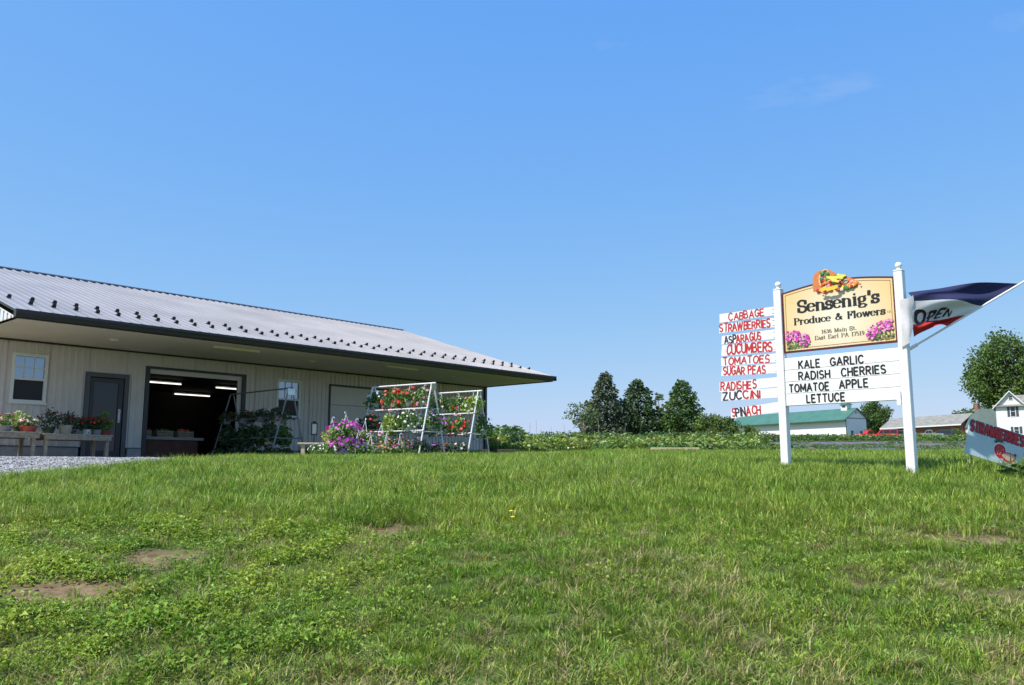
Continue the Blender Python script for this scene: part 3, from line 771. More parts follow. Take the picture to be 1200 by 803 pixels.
for k, (s_, sd, c1, c2, nm) in enumerate(((.95, .5, 'pink', 'magenta', 'pink and magenta'), (.7, .55, 'purple', 'pink', 'purple and pink'), (.48, .5, 'pink', 'white', 'pink and white'), (.25, .52, 'deepred', 'pink', 'deep red and pink'), (.05, .35, 'purple', 'white', 'purple and white'))):
    pot('potted_flowers', on_rack(n2, f2, s_, sd, .05), 'pot of %s flowers on the ground under the sunny rack' % nm, 'flower pot', M['black'], .14, .16, LEAF['mid'] if k % 2 else LEAF['deep'], [(FL[c1], 12, .075), (FL[c2], 10, .06)], .25, .24, 120+k, 150, .075)
hb(n3, f3, .1, 0, 1.93, 'basket of lime leaves with white blooms at the end of the rack by the corner', LEAF['lime'], [(FL['white'], 12, .07)], 131, .22)
hb(n3, f3, .36, 0, 1.93, 'basket with red and white blooms on the top rail of the rack by the corner', LEAF['mid'], [(FL['red'], 12, .075), (FL['white'], 10, .06)], 132, .2)
hb(n3, f3, .68, 0, 1.93, 'green basket with few pink blooms on the top rail of the rack by the corner', LEAF['mid'], [(FL['pink'], 9, .06)], 133, .22)
hb(n3, f3, .2, .32, 1.3, 'basket with one cluster of scarlet blooms on the corner rack middle rail', LEAF['mid'], [(FL['red'], 16, .09)], 134, .2)
hb(n3, f3, .5, .32, 1.3, 'basket of magenta and purple petunias on the corner rack middle rail', LEAF['mid'], [(FL['magenta'], 16, .07), (FL['purple'], 14, .07)], 135, .22)
hb(n3, f3, .78, .32, 1.3, 'basket of pale lilac petunias on the corner rack middle rail', LEAF['deep'], [(FL['lilac'], 24, .07)], 136, .22)
hb(n3, f3, .02, -.25, 1.3, 'green trailing basket on the building side of the corner rack', LEAF['mid'], [(FL['purple'], 4, .06)], 137, .18, .2, .35)
for k, (s_, sd, c1, nm) in enumerate(((-.03, -.62, 'red', 'scarlet'), (.12, .5, 'white', 'white'), (.35, .52, 'deepred', 'deep red'), (.6, .5, 'purple', 'purple'), (.85, .55, 'pink', 'pink'))):
    pot('potted_flowers', on_rack(n3, f3, s_, sd, .05 if k else .2), 'pot of %s flowers on the ground under the corner rack' % nm, 'flower pot', M['black'], .13, .15, LEAF['deep'] if k else LEAF['mid'], [(FL[c1], 16, .08)], .22 if k else .16, .2, 140+k, 120, .075)
# pale wooden bench with the big petunias and baskets left standing on the ground
bn = empty('garden_bench', gp(349, 20.6), R(8), 'low pale lumber bench carrying the magenta petunias', 'bench')
for k in range(2): mb = MB(); mb.bevbox(-.02, 1.9, .0+k*.15, .14+k*.15, .39, .43, .004); mb.build('plank', M['palewood'], bn)
for x in (.06, 1.7): mb = MB(); mb.bevbox(x, x+.09, .03, .26, -.1, .39, .004); mb.build('leg', M['palewood'], bn)
def bp(px, Y, dz): q = gp(px, Y); q.z += dz; return q
pot('petunia_basket', bp(404, 20.3, .33), 'large basket overflowing with magenta petunias on the pale bench', 'hanging basket', M['whitepot'], .2, .17, LEAF['mid'], [(FL['magenta'], 150, .10), (FL['pink'], 12, .07)], .38, .28, 151, 420, .085, .32, .55)
pot('flower_basket', bp(388, 21.0, .34), 'green basket with coral buds behind the magenta petunias', 'hanging basket', M['whitepot'], .15, .14, LEAF['lime'], [(FL['coral'], 12, .06)], .24, .2, 152, 150, .08, .1, .5)
pot('flower_basket', bp(416, 21.3, .34), 'basket of white and green foliage behind the petunias with a white hook', 'hanging basket', M['whitepot'], .15, .14, LEAF['mid'], [(FL['white'], 18, .06)], .24, .22, 153, 150, .08, .1, .48)
pot('flower_basket', bp(427, 20.9, .28), 'basket of pale pink blooms at the bench end', 'hanging basket', M['whitepot'], .16, .15, LEAF['mid'], [(FL['pink'], 30, .065), (FL['white'], 8, .05)], .28, .2, 154, 170, .08, .12, .5)
pot('flower_basket', bp(446, 21.2, .2), 'basket of pink and lilac blooms between the bench and the sunny rack', 'hanging basket', M['whitepot'], .16, .15, LEAF['mid'], [(FL['pink'], 16, .07), (FL['lilac'], 16, .07)], .26, .22, 155, 170, .08, .12, .5)
for k, (px, Y, c1, nm) in enumerate(((372, 20.2, 'white', 'white'), (384, 20.0, 'white', 'small white and cream'), (418, 20.1, 'purple', 'dark purple'), (434, 20.3, 'pink', 'rosy pink'), (452, 20.6, 'coral', 'salmon coral'), (468, 20.9, 'magenta', 'bright magenta'))):
    pot('ground_flowers', bp(px, Y, .0), 'low pot of %s flowers in the grass in front of the bench' % nm, 'flower pot', M['greenpot'] if k > 1 else M['whitepot'], .12, .13, LEAF['mid'], [(FL[c1], 22, .06)], .22, .17, 160+k, 130, .07, 0, .42 if k > 1 else 0)
ln = empty('garden_lantern', bp(367, 21.6, .45), .4, 'small black framed lantern with cream panel on a stake above the bench', 'lantern')
mb = MB(); mb.tube([(0, 0, -.45), (0, 0, .2)], .012, 6); mb.build('stake', M['black'], ln)
mb = MB(); mb.box(-.075, .075, -.03, .03, .2, .225); mb.box(-.075, .075, -.03, .03, .485, .51)
for x in (-.075, .06): mb.box(x, x+.015, -.03, .03, .225, .485)
mb.prism([(-.05, .51), (.05, .51), (.02, .55), (-.02, .55)], -.02, .02); mb.build('lantern_frame', M['black'], ln)
mb = MB(); mb.box(-.055, .055, -.012, .012, .23, .48); mb.build('lantern_panel', M['soffit'], ln)
# dark timbers lying in the grass by the corner rack
q = gp(588, 25.6); tm = empty('timber_stack', (q.x-.5, q.y, q.z), R(4), 'two dark old timbers lying in the grass beside the corner rack', 'timber')
mb = MB(); mb.bevbox(-.1, .95, 0, .16, .12, .30, .01); mb.build('timber', M['darkwood'], tm)
mb = MB(); mb.bevbox(-.2, 1.3, -.02, .2, -.05, .115, .01); mb.build('timber', M['darkwood'], tm)

# ------------------------------------------------------------------ lettering: strokes turned into flat ribbons
def arc(cx, cy, rx, ry, a0, a1, n=8):
    return [(cx+rx*math.cos(R(a0+(a1-a0)*i/n)), cy+ry*math.sin(R(a0+(a1-a0)*i/n))) for i in range(n+1)]
CAP = {
 'A': (.70, [[(0, 0), (.35, 1)], [(.35, 1), (.70, 0)], [(.14, .34), (.56, .34)]]),
 'B': (.58, [[(0, 0), (0, 1)], [(0, 1), (.28, 1)]+arc(.28, .765, .25, .235, 90, -90)+[(0, .53)], [(0, .53), (.30, .53)]+arc(.30, .265, .28, .265, 90, -90)+[(0, 0)]]),
 'C': (.62, [arc(.34, .5, .34, .5, 42, 318, 14)]),
 'D': (.62, [[(0, 0), (0, 1)], [(0, 1), (.24, 1)]+arc(.24, .5, .38, .5, 90, -90, 10)+[(0, 0)]]),
 'E': (.52, [[(0, 0), (0, 1)], [(0, 1), (.52, 1)], [(0, .52), (.44, .52)], [(0, 0), (.52, 0)]]),
 'F': (.50, [[(0, 0), (0, 1)], [(0, 1), (.50, 1)], [(0, .52), (.42, .52)]]),
 'G': (.64, [arc(.34, .5, .34, .5, 42, 345, 14), [(.36, .45), (.64, .45)], [(.64, .45), (.64, .08)]]),
 'H': (.60, [[(0, 0), (0, 1)], [(.60, 0), (.60, 1)], [(0, .52), (.60, .52)]]),
 'I': (.05, [[(.025, 0), (.025, 1)]]),
 'K': (.60, [[(0, 0), (0, 1)], [(.56, 1), (0, .42)], [(.18, .58), (.60, 0)]]),
 'L': (.48, [[(0, 1), (0, 0)], [(0, 0), (.48, 0)]]),
 'M': (.74, [[(0, 0), (0, 1)], [(0, 1), (.37, .25)], [(.37, .25), (.74, 1)], [(.74, 1), (.74, 0)]]),
 'N': (.60, [[(0, 0), (0, 1)], [(0, 1), (.60, 0)], [(.60, 0), (.60, 1)]]),
 'O': (.68, [arc(.34, .5, .34, .5, 90, 450, 18)]),
 'P': (.56, [[(0, 0), (0, 1)], [(0, 1), (.28, 1)]+arc(.28, .74, .28, .26, 90, -90)+[(0, .48)]]),
 'R': (.58, [[(0, 0), (0, 1)], [(0, 1), (.28, 1)]+arc(.28, .75, .27, .25, 90, -90)+[(0, .50)], [(.24, .50), (.58, 0)]]),
 'S': (.56, [arc(.28, .75, .26, .25, 35, 270, 10)[:-1]+arc(.28, .25, .28, .25, 90, -145, 10)]),
 'T': (.60, [[(0, 1), (.60, 1)], [(.30, 1), (.30, 0)]]),
 'U': (.60, [[(0, 1), (0, .3)]+arc(.30, .3, .30, .3, 180, 360, 8)+[(.60, 1)]]),
 'W': (.90, [[(0, 1), (.22, 0)], [(.22, 0), (.45, .9)], [(.45, .9), (.68, 0)], [(.68, 0), (.90, 1)]]),
 'Z': (.58, [[(.02, 1), (.58, 1)], [(.58, 1), (0, 0)], [(0, 0), (.58, 0)]]),
}
XH = .66
def bowl(cx, w_, n=14): return arc(cx, XH/2, w_, XH/2, 90, 450, n)
SER = {   # width, strokes, serif bars (x, y, half length), dots
 'S': (.60, CAP['S'][1]+[[(.515, .94), (.525, .68)], [(.045, .06), (.035, .34)]], [], []),
 'e': (.52, [[(.03, .36), (.49, .36)]+arc(.26, .33, .235, .33, 4, 318, 14)], [], []),
 'n': (.64, [[(.12, 0), (.12, XH)], [(.12, .48)]+arc(.32, .44, .19, .20, 150, 0, 7)+[(.51, 0)]], [(.12, 0, .12), (.51, 0, .12), (.07, XH-.02, .07)], []),
 's': (.46, [arc(.22, .49, .17, .165, 30, 270, 8)[:-1]+arc(.22, .165, .19, .165, 90, -150, 8), [(.385, .64), (.39, .47)], [(.03, .02), (.025, .2)]], [], []),
 'i': (.32, [[(.16, 0), (.16, XH)]], [(.16, 0, .13), (.10, XH-.02, .08)], [(.16, .89, .085)]),
 'g': (.58, [arc(.25, .43, .19, .22, 90, 450, 12), [(.38, .60), (.45, .66), (.54, .66)], [(.12, .25), (.07, .15), (.16, .06), (.40, .04), (.50, -.06), (.42, -.20), (.22, -.23), (.05, -.17), (.05, -.06), (.16, .04)]], [], []),
 "'": (.2, [[(.10, 1), (.085, .70)]], [], []),
 'P': (.66, [[(.14, 0), (.14, 1)], [(.14, .98), (.34, .98)]+arc(.34, .74, .26, .24, 90, -90)+[(.14, .50)]], [(.14, 0, .14), (.08, .98, .08)], []),
 'r': (.46, [[(.12, 0), (.12, XH)], [(.12, .46), (.20, .60), (.32, .65), (.40, .60)]], [(.12, 0, .12), (.07, XH-.02, .07)], [(.39, .57, .07)]),
 'o': (.56, [bowl(.28, .23)], [], []),
 'd': (.62, [arc(.26, .33, .22, .33, 30, 330, 12), [(.48, 0), (.48, 1)]], [(.54, .02, .07), (.42, .98, .07)], []),
 'u': (.64, [[(.12, XH), (.12, .2)]+arc(.30, .2, .18, .2, 180, 320, 6), [(.50, 0), (.50, XH)]], [(.07, XH-.02, .07), (.44, XH-.02, .07), (.56, .02, .07)], []),
 'c': (.50, [arc(.27, .33, .23, .33, 45, 318, 12)], [], [(.42, .53, .07)]),
 'F': (.60, [[(.14, 0), (.14, 1)], [(.14, .98), (.56, .98)], [(.14, .52), (.42, .52)], [(.56, .98), (.565, .76)], [(.42, .64), (.42, .40)]], [(.14, 0, .14), (.08, .98, .08)], []),
 'l': (.32, [[(.16, 0), (.16, 1)]], [(.16, 0, .13), (.10, .98, .08)], []),
 'w': (.84, [[(.08, XH), (.26, 0)], [(.26, 0), (.42, XH)], [(.42, XH), (.58, 0)], [(.58, 0), (.76, XH)]], [(.08, XH-.02, .1), (.42, XH-.02, .09), (.76, XH-.02, .09)], []),
 '&': (.80, [[(.74, .04), (.28, .62), (.22, .78), (.30, .93), (.42, .93), (.47, .78), (.38, .62), (.14, .42), (.07, .24), (.16, .06), (.34, .02), (.52, .12), (.68, .46)]], [(.68, .47, .09)], []),
 'M': (.90, [[(.14, 0), (.14, 1)], [(.14, 1), (.45, .1)], [(.45, .1), (.76, 1)], [(.76, 1), (.76, 0)]], [(.14, 0, .12), (.76, 0, .13), (.09, .98, .09), (.81, .98, .09)], []),
 'a': (.54, [[(.07, .50), (.16, .63), (.32, .63), (.40, .50), (.40, .06), (.50, .02)], [(.40, .38), (.16, .30), (.08, .16), (.18, .02), (.32, .06), (.40, .18)]], [], []),
 't': (.40, [[(.18, .88), (.18, .10), (.26, .01), (.37, .07)], [(.04, .63), (.36, .63)]], [], []),
 '.': (.26, [], [], [(.12, .06, .09)]),
 'E': (.64, [[(.14, 0), (.14, 1)], [(.14, .98), (.56, .98)], [(.14, .52), (.44, .52)], [(.14, .02), (.58, .02)], [(.56, .98), (.565, .76)], [(.58, .02), (.59, .26)]], [(.08, .98, .08), (.08, .02, .08)], []),
 'A': (.76, [[(.10, 0), (.38, 1)], [(.38, 1), (.66, 0)], [(.2, .33), (.56, .33)]], [(.10, 0, .10), (.66, 0, .12)], []),
 '1': (.40, [[(.20, 0), (.20, .98)], [(.20, .98), (.06, .86)]], [(.20, 0, .14)], []),
 '6': (.52, [[(.42, .92), (.28, .98), (.12, .76), (.06, .36), (.12, .08), (.26, 0), (.42, .10), (.46, .32), (.38, .54), (.24, .58), (.10, .44)]], [], []),
 '3': (.50, [[(.06, .80), (.16, .96), (.32, .96), (.40, .78), (.32, .58), (.18, .53)], [(.18, .53), (.36, .48), (.44, .28), (.34, .04), (.16, .02), (.05, .16)]], [], []),
 '7': (.50, [[(.04, .97), (.46, .97), (.20, 0)], [(.04, .97), (.05, .80)]], [], []),
 '5': (.50, [[(.42, .97), (.10, .97), (.08, .55)], [(.08, .55), (.24, .62), (.42, .48), (.44, .24), (.32, .03), (.16, .01), (.05, .12)]], [], []),
 '9': (.52, [[(.08, .08), (.22, .02), (.38, .24), (.44, .62), (.38, .92), (.24, 1), (.10, .90), (.06, .68), (.14, .46), (.28, .42), (.42, .56)]], [], []),
 'L': (.56, [[(.14, 1), (.14, 0)], [(.14, .02), (.52, .02)]], [(.14, .98, .12)], []),
 'C': (.66, [arc(.36, .5, .32, .49, 42, 318, 14)], [], []),
}
def ribbon(mb, pts, wf, put, mi=0):
    P = [Vector((x, y)) for x, y in pts]; n = len(P); Lp = []; Rp = []
    for i in range(n):
        t = (P[min(i+1, n-1)]-P[max(i-1, 0)])
        if (P[0]-P[-1]).length < 1e-6 and i in (0, n-1): t = P[1]-P[-2]
        t.normalize(); nn = Vector((-t.y, t.x)); h = wf(t)*.5
        e = 0
        if i == 0 and (P[0]-P[-1]).length > 1e-6: e = -h*.45
        if i == n-1 and (P[0]-P[-1]).length > 1e-6: e = h*.45
        Lp.append(P[i]+nn*h+t*e); Rp.append(P[i]-nn*h+t*e)
    V = [put(q.x, q.y) for q in Lp]+[put(q.x, q.y) for q in Rp]
    mb.add(V, [(i, n+i, n+i+1, i+1) for i in range(n-1)], mi)
def text(name, s, x0, x1, base, h, mt, parent, style='cap', wt=.15, y=-.01, jit=0., seed=0, M2=None, tip=None, slope=0., surf=None):
    """flat lettering of height h spanning x0..x1 in the parent's x/z plane; each stroke sits a hair prouder than the last"""
    rd = rng(seed); sp_ = .5 if style == 'brush' else .30
    W = 0; lay = []
    for ch in s:
        if ch == ' ': W += .5; continue
        g = SER[ch] if style == 'serif' else CAP[ch]
        lay.append((ch, W, g)); W += g[0]+(.05 if style == 'serif' else .27 if style == 'cap' else .22)
    W -= .05 if style == 'serif' else .25
    sx = (x1-x0)/W; mb = MB(); k = 0
    for ch, ox, g in lay:
        jx = rd.gauss(0, jit*.03); jy = rd.gauss(0, jit*.04); js = 1+rd.gauss(0, jit*.05); sk = rd.gauss(0, jit*.06)
        mi = 0
        if M2 is not None and tip and lay.index((ch, ox, g)) in tip: mi = 1
        for st in g[1]:
            k += 1; yy = y-.00025*(k % 9)
            def put(px, py, yy=yy):
                X = x0+sx*(ox+jx+px+sk*py); Z = base+slope*(X-x0)+h*(py*js+jy)
                return surf(X, Z, yy) if surf else (X, yy, Z)
            asp = h/sx
            if style == 'serif':
                heavy = ch in 'Ss' and len(st) > 4
                def wf(t, heavy=heavy):
                    c = abs(t.y)
                    if heavy: return .055+(wt-.055)*(.55+.45*c)*.9 if True else 0
                    return .05+(wt-.05)*c**1.6
            else:
                def wf(t): return wt*(abs(t.y)*max(1, min(1.6, asp)) + (1-abs(t.y)))
            st2 = st if not jit else [(a+rd.gauss(0, .012*jit), b+rd.gauss(0, .012*jit)) for a, b in st]
            ribbon(mb, st2, wf, put, mi)
        if style == 'serif':
            for (a, b, c) in g[2]:
                k += 1; yy = y-.00025*(k % 9); ribbon(mb, [(a-c, b), (a+c, b)], lambda t: .055, lambda px, py, yy=yy: (x0+sx*(ox+px), yy, base+h*py))
            for (a, b, c) in g[3]:
                k += 1; yy = y-.00025*(k % 9); q = [(a+c*math.cos(R(i*36)), b+c*math.sin(R(i*36))) for i in range(10)]
                mb.add([(x0+sx*(ox+u_), yy, base+h*v_) for u_, v_ in q], [tuple(range(10))])
    return mb.build(name, [mt] if M2 is None else [mt, M2], parent)

# ------------------------------------------------------------------ the roadside sign
SANG = R(-44.52); SO = Vector((4.42, 11.41, 0))
sign = empty('farm_sign', SO, SANG, 'roadside farm sign with arched cream panel between two white posts', 'sign')
M['ink'] = mat('black lettering', (.012, .011, .011), .5)
M['brush'] = mat('red brush paint', (.50, .022, .03), .55, var=.25, vscale=60)
M['brushdark'] = mat('dark brush paint', (.035, .025, .05), .6, var=.3, vscale=60)
M['boardwhite'] = mat('white painted board', (.80, .80, .80), .5, var=.04, vscale=7)
for x, zb in ((-.842, -.35), (.842, -.5)):
    mb = MB(); mb.bevbox(x-.055, x+.055, -.055, .055, zb, 2.53, .006); p = mb.build('post', M['vinyl'], sign)
    mb = MB(); mb.bevbox(x-.058, x+.058, -.058, .058, 2.53, 2.55, .006); mb.build('post_cap', M['vinyl'], p)
    mb = MB(); mb.lathe([(.034, 2.55), (.028, 2.562), (.030, 2.575)], 14, (x, 0, 0)); mb.ball((x, 0, 2.612), .045, 16, 10); mb.build('ball_finial', M['vinyl'], p, sm=True)
PX = .784
def arch(x, m=0.): return 2.475-m+.085*math.cos(math.pi/2*min(1, abs(x)/PX))**1.0 if True else 0
def panel_poly(m):
    xs = [-PX+m+(2*PX-2*m)*i/28 for i in range(29)]
    return [(-PX+m, 1.612+m), (PX-m, 1.612+m)]+[(x, arch(x, m)) for x in reversed(xs)]
mb = MB(); mb.prism(panel_poly(0), -.018, .018); pn = mb.build('sign_panel', mat('maroon black panel edge', (.10, .012, .016), .45), sign)
def cream():
    m = bpy.data.materials.new('cream printed face'); m.use_nodes = True; n = m.node_tree; p = n.nodes['Principled BSDF']
    p.inputs['Roughness'].default_value = .35
    tc = n.nodes.new('ShaderNodeTexCoord'); mp = n.nodes.new('ShaderNodeMapping'); mp.inputs['Location'].default_value = (0, 0, -2.0*1.3)
    mp.inputs['Scale'].default_value = (1.15, 0, 1.3); n.links.new(tc.outputs['Object'], mp.inputs['Vector'])
    gr = n.nodes.new('ShaderNodeVectorMath'); gr.operation = 'LENGTH'; n.links.new(mp.outputs[0], gr.inputs[0])
    r_ = n.nodes.new('ShaderNodeValToRGB'); e = r_.color_ramp.elements
    e[0].position = .2; e[0].color = (.80, .72, .57, 1); e[1].position = .95; e[1].color = (.76, .55, .24, 1)
    n.links.new(gr.outputs['Value'], r_.inputs[0]); n.links.new(r_.outputs[0], p.inputs['Base Color']); return m
def flat(poly, y, name, mt, parent):
    mb = MB(); mb.add([(x, y, z) for x, z in poly], [tuple(range(len(poly)))]); return mb.build(name, mt, parent)
flat(panel_poly(.026), -.0215, 'panel_face', cream(), pn)
# thin brown inner line
mb = MB(); o_, i_ = panel_poly(.050), panel_poly(.056); n_ = len(o_)
mb.add([(x, -.0235, z) for x, z in o_]+[(x, -.0235, z) for x, z in i_], [(i, (i+1) % n_, n_+(i+1) % n_, n_+i) for i in range(n_)])
mb.build('inner_border', mat('brown border line', (.25, .07, .03), .5), pn)
text('lettering', "Sensenig's", -.545, .578, 2.165, .168, M['ink'], pn, 'serif', .21, -.025)
text('lettering', 'Produce & Flowers', -.616, .645, 1.998, .092, M['ink'], pn, 'serif', .21, -.025)
text('lettering', 'LLC', .672, .735, 2.008, .028, M['ink'], pn, 'serif', .10, -.025)
text('lettering', '1636 Main St.', -.224, .258, 1.834, .052, mat('olive brown print', (.10, .075, .03), .5), pn, 'serif', .15, -.025)
text('lettering', 'East Earl PA 17519', -.325, .36, 1.755, .054, bpy.data.materials['olive brown print'], pn, 'serif', .15, -.025)
# printed petunia clusters in the lower corners
GRN = mat('printed leaf green', (.12, .25, .05), .5); GRD = mat('printed dark green', (.03, .06, .025), .5); MAG = mat('printed magenta', (.62, .06, .40), .5)
LMG = mat('printed light pink', (.78, .30, .58), .5); PUR = mat('printed purple', (.25, .02, .20), .5); BRN = mat('printed wicker brown', (.24, .16, .09), .5)
def disc(mb, x, z, r_, mi, y, n=9, sq=1., rot=0.):
    mb.add([(x+r_*math.cos(2*math.pi*i/n)*math.cos(rot)-r_*sq*math.sin(2*math.pi*i/n)*math.sin(rot), y, z+r_*math.cos(2*math.pi*i/n)*math.sin(rot)+r_*sq*math.sin(2*math.pi*i/n)*math.cos(rot)) for i in range(n)], [tuple(range(n))], mi)
def petunias(cx, s_, seed):
    rd = rng(seed); mb = MB(); k = 0
    def inside(x, z): return abs(x) < PX-.028 and z > 1.612+.028
    # basket, leaves, then blooms
    for _ in range(46):
        x = cx+s_*rd.uniform(0, .30); z = 1.66+rd.uniform(-.01, .05)
        if inside(x-.02, z-.02) and inside(x+.02, z): disc(mb, x, z, rd.uniform(.012, .022), 5, -.0235-.00006*k, 7, .6, rd.uniform(0, 3)); k += 1
    for _ in range(110):
        t = rd.random(); x = cx+s_*t*.34; z = 1.67+rd.uniform(0, .20)*(1-.45*t)
        if inside(x-.02, z-.02) and inside(x+.02, z): disc(mb, x, z, rd.uniform(.012, .024), rd.choice((0, 0, 1)), -.0235-.00006*k, 6, .5, rd.uniform(0, 3)); k += 1
    for _ in range(130):
        t = rd.random(); x = cx+s_*t*.36; zz = .14+.13*math.sqrt(max(0, 1-(t*1.02)**2 if t < .97 else .02)); z = 1.65+zz*rd.uniform(.45 if t < .55 else .2, 1.0)
        if rd.random() < .35 and z < 1.80 and t < .6: continue
        if inside(x-.02, z-.02) and inside(x+.02, z): disc(mb, x, z, rd.uniform(.010, .021), rd.choice((2, 2, 3, 3, 4)), -.0235-.00006*k, 8, .8, rd.uniform(0, 3)); k += 1
    mb.build('petunia_print', [GRN, GRD, MAG, LMG, PUR, BRN], pn)
petunias(-PX+.03, 1, 5); petunias(PX-.03, -1, 6)
# cut-out emblem: a basket on its side spilling vegetables
def emblem():
    rd = rng(9)
    cols = [(.60, .10, .04), (.72, .26, .05), (.80, .55, .05), (.78, .70, .10), (.10, .22, .05), (.30, .42, .12), (.55, .03, .04), (.70, .62, .45), (.30, .05, .12), (.62, .25, .38)]
    ms = [mat('printed produce %d' % i, c, .45) for i, c in enumerate(cols)]
    wick = mat('printed orange wicker', (.62, .20, .06), .5, var=.35, vscale=70); dk = mat('printed basket hollow', (.06, .05, .035), .6); rim = mat('printed basket rim', (.80, .48, .22), .5)
    e = MB(); e.prism([(-.31+.0*0, 2.44), (.30, 2.40), (.33, 2.47), (.20, 2.56), (.05, 2.62), (-.06, 2.70), (-.14, 2.725), (-.22, 2.70), (-.29, 2.63), (-.315, 2.53)], -.028, -.019)
    em = e.build('emblem_backing', wick, pn)
    b = MB(); y = -.030
    b.add([(x, y, z) for x, z in [(-.16, 2.445), (-.23, 2.46), (-.30, 2.53), (-.31, 2.62), (-.27, 2.69), (-.16, 2.725), (-.20, 2.60)]], [tuple(range(7))], 0)
    disc(b, -.145, 2.60, .125, 2, y-.001, 18, .62, R(78)); disc(b, -.140, 2.60, .108, 1, y-.002, 18, .56, R(78))
    b.build('basket', [wick, dk, rim], em)
    v = MB(); k = 0
    def item(x, z, r_, c, sq=1., rot=0.):
        nonlocal k; k += 1; v.ball((x, -.034-.0016*(k % 12), z), r_, 12, 6, c, (1, .14, sq)) if not rot else disc(v, x, z, r_, c, -.040-.0006*k, 12, sq, rot)
    for _ in range(16): item(rd.uniform(-.19, -.08), rd.uniform(2.56, 2.68), rd.uniform(.02, .03), rd.choice((4, 5, 8, 4)), .9)
    for _ in range(14): item(rd.uniform(.0, .16), rd.uniform(2.55, 2.61), rd.uniform(.022, .032), rd.choice((5, 4, 3)), .7)
    for _ in range(60):
        t = rd.random(); x = -.17+.42*t; z = 2.42+rd.uniform(0, .15)*(1-.5*t); item(x, z, rd.uniform(.018, .034), rd.choice((0, 1, 2, 6, 7, 9, 0, 1)), rd.uniform(.75, 1))
    for x, z, rt in ((-.02, 2.575, -.25), (.06, 2.565, -.15), (.12, 2.57, .1), (.03, 2.53, -.5)): item(x, z, .07, 3, .3, rt)
    for x, z, rt in ((-.14, 2.43, .2), (-.05, 2.425, .1), (.02, 2.43, .3)): item(x, z, .055, 2, .5, rt)
    for x, z, r_, c in ((-.235, 2.435, .032, 6), (.235, 2.47, .042, 1), (.275, 2.455, .036, 1), (.205, 2.43, .036, 5), (.165, 2.425, .04, 4), (.35, 2.435, .013, 6), (-.18, 2.395, .012, 6), (-.15, 2.385, .014, 6), (.06, 2.41, .03, 0), (.10, 2.40, .026, 7), (.02, 2.48, .036, 4), (-.06, 2.50, .032, 9)): item(x, z, r_, c)
    v.build('produce_print', ms, em, sm=True)
emblem()
# changeable letter board: four white slats with rails
mbk = MB(); mbk.bevbox(-.787, .787, -.03, .02, .868, 1.538, .004); lb = mbk.build('letter_board', M['boardwhite'], sign)
for k in range(4):
    z = .872+k*.1665; mb = MB(); mb.bevbox(-.78, .78, -.037, -.0305, z+.004, z+.162, .001); mb.build('board_slat', M['boardwhite'], lb)
    mb = MB(); mb.bevbox(-.782, .782, -.0400, -.0375, z+.0, z+.010, .001); mb.build('letter_rail', M['vinyl'], lb)
for s_, x0, x1, z in (('KALE', -.568, -.268, 1.379), ('GARLIC', -.116, .33, 1.38), ('RADISH', -.576, -.134, 1.220), ('CHERRIES', .028, .607, 1.225), ('TOMATOE', -.723, -.157, 1.056), ('APPLE', -.01, .37, 1.064), ('LETTUCE', -.477, .051, .900)):
    text('lettering', s_, x0, x1, z, .104, M['ink'], lb, 'cap', .20, -.0408)
part('bracket', M['vinyl'], (.735, .785, -.075, -.047, .80, .98), parent=sign)
# nine hand lettered boards hooked on the post
BOARDS = [('CABBAGE', -1.803, -.92, 2.18, .125, -1.643, -1.083, 0, .0), ('STRAWBERRIES', -1.818, -.92, 2.005, .135, -1.804, -.985, -.02, .0), ('ASPARAGUS', -1.785, -.92, 1.838, .135, -1.73, -1.136, .0, (0, 1, 2)),
          ('CUCUMBERS', -1.796, -.91, 1.66, .155, -1.71, -.975, -.015, 0), ('TOMATOES', -1.803, -.91, 1.50, .125, -1.765, -1.03, -.02, 0), ('SUGAR PEAS', -1.81, -.91, 1.345, .135, -1.771, -1.10, -.03, .0),
          ('RADISHES', -1.845, -.90, 1.15, .135, -1.819, -1.246, .01, .0), ('ZUCCINI', -1.823, -.90, .998, .135, -1.785, -1.19, .0, (0, 1, 2)), ('SPINACH', -1.673, -.89, .795, .14, -1.649, -1.198, .075, (1, 2, 3))]
for k, (s_, x0, x1, zb, hh, t0, t1, slp, dk) in enumerate(BOARDS):
    rt = empty('product_board', SO+Vector((math.cos(SANG)*x1, math.sin(SANG)*x1, zb)), SANG, 'white product board hand lettered %s%s hooked beside the sign post' % (s_, ' in red and black' if dk else ' in red'), 'board')
    rt.rotation_euler = (0, -math.atan(slp), SANG)
    L_ = x1-x0; q = rng(200+k)
    mb = MB(); mb.prism([(-L_, q.uniform(-.006, .006)), (0, 0), (0, hh), (-L_+q.uniform(0, .02), hh+q.uniform(-.01, .004))], -.012, .002); bd = mb.build('board', M['boardwhite'], rt)
    text('lettering', s_, t0-x1, t1-x1, .012, hh*.84, M['brush'], bd, 'brush', .185, -.0145, 1., 300+k, M['brushdark'], dk)
    mb = MB()
    for z in (.03, hh-.03): mb.tube([(-.03, -.014, z), (.012, -.016, z), (.03, -.004, z)], .004, 5)
    mb.build('hook', M['alu'], rt)

